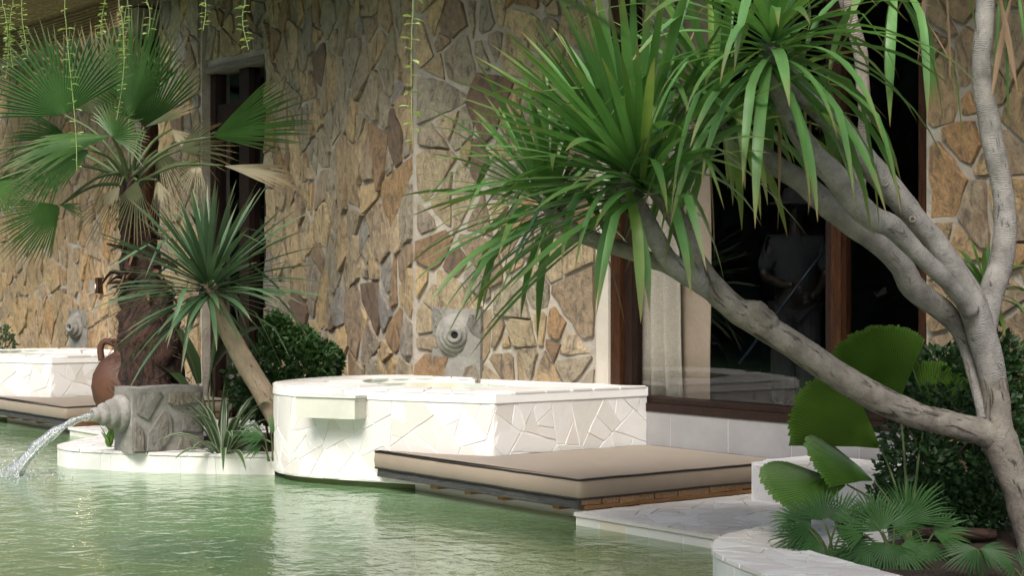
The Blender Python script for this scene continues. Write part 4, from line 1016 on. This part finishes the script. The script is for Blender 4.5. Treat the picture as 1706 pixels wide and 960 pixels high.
# ================================================================== LEANING TREE (right)
TD = 9.0
tb = P(1712, 905, TD); tb.z = .12
tree = empty('dragon_tree', tb, 'grey leaning multi-stemmed dragon tree with drooping strap leaves over the window', 'tree')
def limb(pts, mat=BARK, name='branch', lump=.075, seg=18, sub=5):
    m = MB(); m.tube([P(x, y, d) for x, y, w_, d in pts], [w_*.5*pxm(d) for x, y, w_, d in pts], seg, lump, sub, True, 1, 4.5); return m.build(name, mat, tree, smooth=True)
limb([(1748, 985, 66, 9.0), (1735, 945, 62, 9.0), (1720, 895, 58, 9.0), (1701, 825, 57, 9.0), (1678, 768, 57, 9.0), (1665, 732, 60, 9.0), (1662, 700, 46, 9.0), (1659, 657, 44, 9.0), (1650, 612, 44, 9.0)], BARK_LOW, name='trunk')
limb([(1656, 640, 43, 9.0), (1648, 602, 47, 9.0), (1633, 548, 48, 8.99), (1614, 494, 49, 8.97), (1585, 445, 44, 8.93), (1555, 398, 35, 8.9), (1519, 358, 39, 8.86), (1484, 314, 43, 8.83), (1437, 262, 42, 8.78), (1401, 216, 42, 8.74), (1367, 182, 41, 8.7), (1330, 149, 39, 8.66), (1300, 115, 36, 8.62), (1278, 70, 32, 8.5)])
limb([(1618, 520, 30, 8.92), (1585, 475, 32, 8.82), (1555, 447, 30, 8.76), (1525, 418, 30, 8.72), (1487, 379, 38, 8.70), (1454, 364, 41, 8.69), (1427, 340, 44, 8.68), (1390, 292, 41, 8.66), (1360, 263, 39, 8.65), (1337, 231, 34, 8.63), (1311, 186, 32, 8.58), (1292, 140, 30, 8.5), (1285, 80, 28, 8.4)])
limb([(1638, 700, 20, 9.0), (1635, 680, 19, 9.03), (1622, 630, 20, 9.08), (1608, 581, 20, 9.10), (1594, 545, 30, 9.10), (1568, 516, 40, 9.06), (1522, 480, 42, 9.02), (1500, 440, 40, 8.99), (1457, 400, 38, 8.96), (1420, 374, 40, 8.94), (1382, 344, 42, 8.93), (1337, 304, 38, 8.93), (1300, 280, 35, 8.95), (1262, 252, 32, 9.0), (1232, 224, 28, 9.05), (1202, 190, 26, 9.1)])
limb([(1668, 738, 44, 9.0), (1640, 722, 46, 8.98), (1590, 708, 43, 8.97), (1535, 695, 43, 8.95), (1481, 673, 47, 8.93), (1432, 648, 49, 8.9), (1385, 618, 47, 8.88), (1340, 587, 46, 8.86), (1290, 555, 46, 8.83), (1250, 530, 46, 8.81), (1222, 513, 43, 8.79), (1190, 482, 44, 8.77), (1160, 437, 37, 8.80), (1137, 383, 36, 8.83), (1113, 340, 34, 8.85), (1090, 313, 31, 8.85), (1062, 285, 28, 8.82)], BARK_LOW)
limb([(1196, 492, 34, 8.78), (1165, 470, 38, 8.76), (1135, 452, 36, 8.74), (1110, 428, 32, 8.72), (1090, 393, 33, 8.70), (1063, 350, 36, 8.69), (1045, 317, 33, 8.68), (1038, 285, 28, 8.66)])
limb([(1150, 462, 34, 8.78), (1113, 441, 33, 8.84), (1077, 431, 27, 8.92), (1043, 418, 27, 8.98), (1003, 404, 28, 9.06), (967, 390, 28, 9.12), (933, 367, 26, 9.2), (913, 343, 24, 9.27), (902, 322, 22, 9.3)], BARK_DARK)
limb([(1640, 560, 34, 9.02), (1648, 510, 40, 9.05), (1657, 472, 42, 9.08), (1670, 428, 41, 9.1), (1675, 365, 37, 9.1), (1669, 310, 35, 9.1), (1656, 250, 36, 9.1), (1647, 194, 36, 9.1), (1637, 140, 34, 9.1), (1635, 95, 32, 9.1), (1640, 40, 31, 9.1), (1642, -40, 30, 9.1), (1625, -120, 26, 9.1)])
limb([(1455, 392, 22, 8.95), (1434, 345, 26, 9.1), (1429, 300, 27, 9.3), (1435, 240, 19, 9.4), (1441, 190, 21, 9.4), (1437, 140, 23, 9.5), (1434, 90, 24, 9.5), (1420, 40, 24, 9.5), (1400, -30, 22, 9.5)], BARK_DARK)
m = MB(); m.tube([P(1236, 508, 8.80), P(1258, 519, 8.78), P(1280, 534, 8.79), P(1298, 556, 8.83)], [.025, .060, .055, .02], 16, .25, 5, True, 1, 5); m.build('knot', BARK_LOW, tree, smooth=True)
for (x, y, d, r) in ((1474, 303, 8.775, .024), (1520, 366, 8.80, .015)):    # knot holes
    m = MB(); m.lathe(P(x, y, d), [(r, -.01), (r*1.25, .012), (r*.8, .016), (r*.5, -.004), (0, -.008)], D(-.2, .2, -1).normalized(), 12); m.build('knot_hole', BARK_DARK, tree, smooth=True)
head(tree, P(1040, 268, 8.66), D(-.58, .80, -.12), 150, 1.20, .048, 88, .36, DRAC, kinkp=.06, jit=.10, keep=85, mats=[DRAC, DRAC, DRAC_DK], ln_lo=.8)
head(tree, P(1040, 272, 8.64), D(-.05, .75, -.45), 32, .88, .054, 118, 1.4, DRAC, kinkp=.35, jit=.06, keep=30)
head(tree, P(900, 322, 9.3), D(-.55, .85, .1), 70, .95, .046, 100, .8, DRAC_DK, jit=.08, keep=40, mats=[DRAC_DK, DRAC])
head(tree, P(1288, 30, 8.35), D(.03, .97, -.22), 104, 1.10, .050, 120, 1.2, DRAC, kinkp=.2, jit=.11, keep=60, mats=[DRAC, DRAC, DRAC_DK])
head(tree, P(1188, 165, 9.1), D(-.40, .88, .2), 80, 1.0, .050, 112, 1.0, DRAC_DK, jit=.09, keep=45, mats=[DRAC_DK, DRAC])
head(tree, P(1500, -60, 8.8), D(.1, .7, -.3), 20, .85, .055, 150, 2.2, DRAC, jit=.07)
for (x, y, dx_, dy_, l, wd) in ((1500, -20, .5, -.6, .5, .02), (1545, -30, -.1, -1, .42, .02), (1575, -30, .05, -1, .55, .02), (1520, -30, -.5, -1, .40, .018), (1250, 150, .1, -1, .55, .02), (1300, 150, -.05, -1, .75, .015), (1180, 240, .05, -1, .6, .015), (1690, -20, -.2, -1, .6, .022), (1660, -20, .3, -1, .55, .022), (1700, -10, .1, -1, .7, .02), (985, 350, .35, -1, .62, .014), (1350, 200, -.05, -1, .5, .014)):
    m = MB(); strap(m, P(x, y, 8.75), D(dx_, dy_, rnd.uniform(-.2, .2)), l, wd*1.4, .6, .5, 8, rnd.uniform(-2, 2)); m.build('dry_leaf', DRY, tree, smooth=True)
for (x, y, dx_, l) in ((1672, -30, .0, .85), (1690, -40, .12, .6), (1665, -30, -.1, .5)):
    m = MB(); strap(m, P(x, y, 8.9), D(dx_, -1, -.1), l, .05, .3, .3, 9); m.build('leaf', DRAC, tree, smooth=True)
# small yucca shoot behind the fork
bs = P(1640, 478, 9.5)
t = empty('yucca_shoot', P(1655, 520, 9.35), 'small spiky green shoot growing from the fork of the grey tree', 'plant')
head(t, bs, D(-.1, 1, -.1), 26, .34, .034, 105, 1.2, DRAC_DK, kinkp=.1, jit=.04)
m = MB(); m.tube([P(1655, 520, 9.12), P(1648, 500, 9.3), bs], [.02, .018, .012], 8); m.build('stem', BARK_DARK, t, smooth=True)

# ================================================================== PLANTING BED (right)
bs = P(1515, 885, 9.0); bs.z = .12
li = empty('ruffled_fan_palm', bs, 'ruffled fan palm with four large pleated leaves beside the grey tree', 'plant')
for (hx, hy, dd, deg, fd, rpx, spread, nseg, nr, kw) in (
        (1468, 748, 9.2, 141, .15, 172, 74, 36, (.35, .45, -1), dict(cup=-.25, split=.93, droop=.07, tipw=.9, tipj=.04)),
        (1498, 672, 9.5, 122, .10, 150, 118, 54, (.2, .1, -1), dict(cup=-.28, split=.93, droop=.10, tipw=.9, tipj=.04)),
        (1456, 802, 9.0, 146, -.05, 142, 96, 34, (.55, .8, -.34), dict(cup=-.22, split=.93, droop=.12, tipw=.9, tipj=.05)),
        (1411, 808, 8.9, 172, -.10, 152, 104, 36, (.1, 1, -.36), dict(cup=-.22, split=.93, droop=.10, tipw=.9, tipj=.05)),
        (1545, 690, 9.7, 70, .1, 100, 70, 24, (-.2, .1, -1), dict(split=.93, droop=.10, tipw=.9, tipj=.05))):
    frond(li, bs, P(hx, hy, dd), A2(deg, fd), D(*nr), rpx*pxm(dd), spread, nseg, LICU, .007, pleat=.045, **kw)
def bedfan(px, py, d, specs, label):
    b_ = P(px, py, d); b_.z = .13
    return fanplant('bed_fan_palm', b_, specs, label, SMALLFAN, d, droop=.24, split=.36, pleat=.035)
o1 = bedfan(1385, 925, 8.45, [(1352, 880, 150, -.2, 66, 150, 20, (.1, .6, -.8)), (1372, 868, 100, .1, 62, 150, 20, (.1, .4, -1)), (1358, 905, 215, -.4, 62, 150, 20, (.1, .7, -.8)), (1398, 895, 40, -.2, 58, 150, 18, (-.1, .6, -.8)), (1385, 918, 262, -.5, 58, 150, 18, (0, .6, -.8)), (1330, 868, 165, .2, 52, 110, 14, (.1, .7, -.7)), (1395, 872, 75, .3, 66, 150, 20, (0, .4, -1)), (1415, 905, 320, -.2, 60, 150, 18, (0, .6, -.8)), (1345, 892, 200, .0, 64, 140, 18, (.1, .6, -.8)), (1368, 900, 190, -.6, 70, 160, 20, (.1, .5, -.9))], 'low clump of small fan palm leaves at the left end of the planting bed')
o2 = bedfan(1478, 935, 8.35, [(1470, 885, 110, .0, 66, 150, 20, (0, .4, -1)), (1478, 905, 260, -.5, 72, 170, 22, (0, .5, -1)), (1450, 912, 200, -.3, 66, 150, 20, (.1, .6, -.8)), (1500, 910, 330, -.3, 62, 150, 18, (-.1, .6, -.8)), (1440, 890, 150, -.2, 66, 140, 18, (0, .6, -.8)), (1455, 868, 95, .3, 62, 140, 20, (0, .4, -1)), (1425, 915, 235, -.2, 64, 140, 18, (0, .6, -.8)), (1490, 880, 60, .3, 60, 140, 18, (0, .4, -1))], 'small fan palm with a wide bright leaf in the middle of the bed')
o3 = bedfan(1545, 905, 8.6, [(1512, 872, 60, .0, 92, 130, 24, (0, .4, -1)), (1525, 882, 140, .0, 66, 130, 18, (0, .5, -1)), (1555, 890, 20, -.2, 64, 140, 18, (0, .7, -.8)), (1540, 905, 290, -.4, 56, 150, 16, (0, .7, -.8))], 'upright spiky fan palm in front of the dark bush')
o4 = bedfan(1630, 955, 8.0, [(1628, 915, 195, -.2, 62, 130, 18, (0, .9, -.5)), (1634, 915, 345, -.3, 62, 130, 18, (0, .9, -.5)), (1630, 918, 260, -.5, 42, 120, 14, (0, .8, -.7))], 'flat pale fan leaf near the foot of the tree trunk')
o5 = bedfan(1700, 975, 7.8, [(1690, 948, 150, -.3, 50, 150, 16, (0, .9, -.5)), (1705, 950, 60, -.2, 50, 150, 16, (0, .9, -.5))], 'fan leaf at the lower right corner below the trunk')
bs = P(1590, 850, 9.7); bs.z = .12
bush('dark_bush', [(P(1560, 745, 9.6), (.30, .32, .34)), (P(1620, 790, 9.6), (.34, .32, .30)), (P(1530, 800, 9.55), (.22, .25, .25)), (P(1600, 680, 9.9), (.32, .3, .34)), (P(1560, 640, 10.1), (.18, .2, .2)), (P(1640, 620, 10.0), (.2, .2, .3)), (P(1610, 730, 9.7), (.4, .3, .4)), (P(1585, 850, 9.6), (.32, .25, .16)), (P(1535, 838, 9.75), (.30, .25, .20)), (P(1640, 850, 9.9), (.35, .25, .2))], 9000, .052, BUSH_DK, bs, 'dense dark green bush behind the grey trunk', 10)
bs = P(1700, 780, 10.0); bs.z = .12
bush('dark_bush', [(P(1700, 660, 10.0), (.22, .25, .30)), (P(1720, 740, 10.0), (.3, .3, .4))], 1600, .052, BUSH, bs, 'green bush right of the trunk at the photo edge')
# stone edging inside the bed
m = MB(); m.tube([P(1335, 918, 8.6)+Vector((0, 0, 0)), P(1328, 905, 8.75), P(1345, 892, 8.9)], [.05, .06, .04], 10, .4, 3)
for v in m.v: v.z = max(.1, min(v.z, .22))
tag(m.build('rock', BARK_DARK, loc=P(1335, 918, 8.6), smooth=False), 'dark mossy rock at the left tip of the planting bed', 'rock')
m = MB(); lp = [P(1500, 892, 9.3), P(1570, 890, 9.25), P(1660, 892, 9.2)]
for p in lp: p.z = .16
m.tube(lp, [.032, .035, .03], 10, .2, 4); tag(m.build('log', BARK_PALM, loc=lp[0], smooth=True), 'brown log lying on the soil under the dark bush', 'log')

# ================================================================== HANGING VINES
def vine(px, y0, y1, d, n, label, lpx=14, sway=6, dense_tail=True, sep=True):
    top = P(px, min(y0, -6), d); top.z = 4.86; t = empty('hanging_vine', top, label, 'vine', 'vines hanging from the roof edge')
    pts = [top]; K = 7
    for k in range(K+1): s = k/K; pts.append(P(px+sway*math.sin(s*3+px), min(y0, -4)+(y1-min(y0, -4))*s, d))
    pts, rr_ = smooth(pts, [.0035]*len(pts), 4); m = MB(); m.tube(pts, [.0035]*len(pts), 5); m.build('stem', VINE, t)
    L_ = len(pts); jm = MB()
    for k in range(n):
        s = (k/n)**(.75 if dense_tail else 1); i = min(L_-1, 4+int(s*(L_-5))); p = pts[i]; a = rnd.uniform(0, 2*PI) if not sep else (k % 2)*PI+rnd.uniform(-1.1, 1.1); i = max(0, min(L_-1, i+rnd.randint(-1, 1))); p = pts[i]
        dr = Rt*math.cos(a)+Fw*math.sin(a)*.8+Up*rnd.uniform(-.15, .5); m = MB() if sep else jm
        strap(m, p, dr, lpx*pxm(d)*rnd.uniform(.8, 1.4), lpx*pxm(d)*.5, 7, .25, 5, rnd.uniform(-.8, .8), .25)
        if sep: m.build('leaf', VINE, t, smooth=True)
    if not sep: o = jm.build('leaves', VINE, t, smooth=True)
VD = 13.0
vine(688, 0, 240, 12.1, 26, 'long single vine with paired pale leaves hanging before the stone wall', 17, 3)
vine(340, 0, 50, 14.7, 12, 'short pale vine above the dark doorway, left of the other short one', 11, 3)
vine(412, 0, 82, 14.05, 16, 'short pale vine with a leafy tip in front of the stone lintel panel', 12, 8)
vine(210, 0, 96, 15.4, 30, 'leafy vine hanging in front of the reed canopy, right of the twin vines', 10, 5)
vine(172, 0, 66, 15.4, 24, 'dense leafy vine over the middle of the palm crown', 10, 4)
vine(245, 0, 62, 15.4, 8, 'thin vine with few round leaves beside the pillar', 12, 5)
vine(42, 0, 100, 15.6, 40, 'long tangled vine second from the left edge', 9, 6)
vine(22, 0, 112, 15.6, 46, 'long thick vine strand close to the left edge', 9, 6)
vine(6, 0, 130, 15.6, 60, 'thickest tangled vine at the left edge of the canopy', 9, 8)
vine(195, 60, 200, 14.6, 30, 'thin vine trailing down through the palm fronds', 8, 12)
vine(118, 200, 285, 14.4, 26, 'vine ending in a bright leafy tip over the lower palm fan', 12, 10)
vine(1345, 0, 60, 8.6, 9, 'sparse green sprig hanging between dragon tree leaves', 14, 5)
# tree standing beside the photographer; its crown shades the planting bed and one leaf dips into view
nt = empty('overhanging_tree', (-1.9, 4.9, .1), 'tree outside the right of the view whose blurred leaf dips into the top', 'tree')
m = MB(); m.tube([(-1.9, 4.9, .1), (-2.0, 4.8, 1.4), (-2.5, 4.4, 2.8), (-3.3, 3.4, 3.9), (-4.0, 2.7, 4.6)], [.15, .13, .11, .08, .04], 14, .08, 5); m.build('trunk', BARK_LOW, nt, smooth=True)
m = MB(); m.tube([(-2.4, 4.45, 2.6), (-2.6, 3.2, 3.6), (-2.4, 2.0, 4.3), (-1.9, 1.2, 4.2)], [.08, .06, .05, .03], 10, .08, 5); m.build('branch', BARK_LOW, nt, smooth=True)
m = MB(); gq = random.Random(11)
leafcloud(m, [((-4.2, 2.5, 4.6), (1.1, .8, .5)), ((-3.2, 3.0, 4.7), (1.1, .9, .6)), ((-2.2, 2.0, 4.6), (1.2, 1.2, .7))], 1700, .26, gq)
o = m.build('crown', DRAC_DK, nt); o['kind'] = 'stuff'
for p0, dr, l, wd in ((P(845, -42, 2.2), D(.9, -.40, .05), .19, .040), (P(985, -40, 2.2), D(.7, -.30, .1), .10, .024)):
    m = MB(); strap(m, p0, dr, l, wd, .8, .2, 10); lf = m.build('leaf', BROAD, nt, smooth=True)
    s_ = MB(); s_.tube([(-1.9, 1.2, 4.2), (-1.75, 1.25, 3.2), p0+Vector((0, 0, .35)), p0], [.012, .008, .005, .003], 6, 0, 4); s_.build('twig', STEM_BR, lf, smooth=True)

# ================================================================== WALL LAMP (left, behind palm)
lp = P(200, 476, 21.4); lp.y = WY-.14
t = empty('wall_lamp', lp, 'small warm wall lamp glowing on the golden wall behind the palm', 'lamp')
m = MB(); m.box(lp+Vector((-.04, .04, -.10)), lp+Vector((.04, .16, .10))); m.build('bracket', DARKWOOD, t)
m = MB()
for k in range(9):
    a0 = PI+PI*k/9; a1 = PI+PI*(k+1)/9; c0, c1 = Vector((math.cos(a0), math.sin(a0), 0))*.055, Vector((math.cos(a1), math.sin(a1), 0))*.055
    m.bar(lp+c0-Up*.07, c1-c0, -c0.normalized()*.005, Up*.14)
m.build('shade', CONCRETE, t)
m = MB(); m.lathe(lp-Up*.05, [(0, 0), (.025, .01), (.03, .05), (.02, .09), (0, .1)], seg=12); m.build('bulb', emit('warm_bulb', (1, .78, .48), 1.2), t, smooth=True)
pl = bpy.data.lights.new('lamp_light', 'POINT'); pl.energy = 5; pl.color = (1, .78, .50); pl.shadow_soft_size = .04; po = bpy.data.objects.new('lamp_light', pl); C.objects.link(po); po.parent = t; po.location = (0, -.03, 0)

# ================================================================== PERSON INSIDE
pc = P(1325, 560, 13.6); pc.z = .50
per = empty('person', pc, 'person in shirt and wide hat, coloured dark like the dim room, holding a blue pole', 'person')
def skin(name, chains, mat, lv=2):
    me = bpy.data.meshes.new(name); vs, es, rs = [], [], []
    for ch in chains:
        st_ = ch[0] if isinstance(ch[0], int) else None; prev = st_
        for (p, r) in (ch[1:] if st_ is not None else ch):
            vs.append(pc*0+Rt*p[0]+Up*p[1]+Fw*p[2]); rs.append(r)
            if prev is not None: es.append((prev, len(vs)-1))
            prev = len(vs)-1
    me.from_pydata([tuple(v) for v in vs], es, []); me.materials.append(mat)
    o = bpy.data.objects.new(name, me); C.objects.link(o); o.parent = per
    md = o.modifiers.new('skin', 'SKIN'); lay = me.skin_vertices[0].data if me.skin_vertices else None
    if lay is None:
        bpy.context.view_layer.objects.active = o
    for i, r in enumerate(rs): o.data.skin_vertices[0].data[i].radius = (r, r)
    o.data.skin_vertices[0].data[0].use_root = True
    sb = o.modifiers.new('sub', 'SUBSURF'); sb.levels = sb.render_levels = lv
    return o
SKINM = plain('dimmed_skin', (.018, .012, .008), .55, .1, 4, 0); SHIRT = plain('dimmed_shirt', (.024, .027, .031), .9, .06, 4, .2, .02); TROUS = plain('dark_trousers', (.012, .012, .014), .9, .2, 5, .2); STRAW = plain('dimmed_straw_hat', (.06, .06, .06), .9, .15, 20, .3)  # the room's dimness is put into the skin, shirt and hat colours
def limbs(off=0):
    ch = [[((0, .92, 0), .13), ((0, 1.12, 0), .13), ((0, 1.32, 0), .15), ((0, 1.42, 0), .09), ((0, 1.50, 0), .052), ((0, 1.58, -.01), .075), ((0, 1.66, -.01), .088), ((0, 1.72, 0), .06)]]
    for s in (-1, 1):
        ch.append([0, ((s*.09, .84, 0), .092), ((s*.10, .48, -.01), .062), ((s*.10, .10, .02), .042), ((s*.11, .04, -.12), .035)])
    ch.append([2, ((.19, 1.36, 0), .055), ((.25, 1.10, -.02), .045), ((.14, .95, -.20), .034), ((.08, .93, -.27), .03)])
    ch.append([2, ((-.19, 1.36, 0), .055), ((-.26, 1.10, -.02), .045), ((-.12, 1.02, -.22), .034), ((-.06, 1.03, -.28), .03)])
    return ch
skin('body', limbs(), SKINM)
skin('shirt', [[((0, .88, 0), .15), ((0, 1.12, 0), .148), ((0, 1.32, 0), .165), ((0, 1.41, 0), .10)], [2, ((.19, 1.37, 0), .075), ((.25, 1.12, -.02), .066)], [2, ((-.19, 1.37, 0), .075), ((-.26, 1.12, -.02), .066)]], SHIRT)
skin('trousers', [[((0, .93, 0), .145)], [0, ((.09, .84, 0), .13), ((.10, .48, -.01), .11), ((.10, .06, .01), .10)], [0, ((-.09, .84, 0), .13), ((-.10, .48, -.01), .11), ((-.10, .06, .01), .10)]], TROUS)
for s, hx, hy, hz in ((1, .08, .93, -.27), (-1, -.06, 1.03, -.28)):
    for k in range(5):
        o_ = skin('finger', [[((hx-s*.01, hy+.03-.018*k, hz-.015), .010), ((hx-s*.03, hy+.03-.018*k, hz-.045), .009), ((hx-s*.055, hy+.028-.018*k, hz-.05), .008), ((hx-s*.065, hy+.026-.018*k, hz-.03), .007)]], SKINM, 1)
for s in (-1, 1):
    m = MB(); m.lathe(pc+D(s*.032, 1.645, -.088), [(0, -.012), (.010, -.006), (.012, 0), (.008, .008), (0, .011)], D(0, 0, -1), 8); m.build('eye', BLACK, per, smooth=True)
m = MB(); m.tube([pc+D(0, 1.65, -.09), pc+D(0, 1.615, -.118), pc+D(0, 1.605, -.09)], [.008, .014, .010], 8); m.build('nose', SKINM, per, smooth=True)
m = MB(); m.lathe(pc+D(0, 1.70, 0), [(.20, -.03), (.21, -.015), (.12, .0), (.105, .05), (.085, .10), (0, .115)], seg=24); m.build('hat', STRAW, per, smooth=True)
pole = MB(); pole.tube([P(1232, 606, 13.2), P(1350, 448, 13.3), P(1420, 360, 13.4)], [.012]*3, 8); tag(pole.build('cleaning_pole', plain('dimmed_blue_pole', (.010, .020, .034), .4, .1, 5, 0), loc=P(1232, 606, 13.2), smooth=True), 'thin blue pole held by the person behind the glass', 'pole')  # pole's blue darkened to carry the room's dimness

# ================================================================== GREENERY ACROSS THE POOL (mirrored in the glass)
m = MB(); gr = random.Random(3); bl = []
for k in range(150):
    bl.append((Vector((-44+gr.uniform(0, 50), -17+gr.uniform(-3, 3), gr.uniform(0, 10.5))), (2.6, 2.0, 2.2)))
for k in range(90):
    bl.append((Vector((-44+gr.uniform(-3, 3), -14+gr.uniform(0, 36), gr.uniform(0, 9))), (2.0, 2.6, 2.2)))
leafcloud(m, bl, 42000, 1.1, gr); o = m.build('garden_foliage', GARDEN, loc=(-18, -17, 0)); o['kind'] = 'stuff'; o['label'] = 'dense dark garden greenery on the far side of the pool'
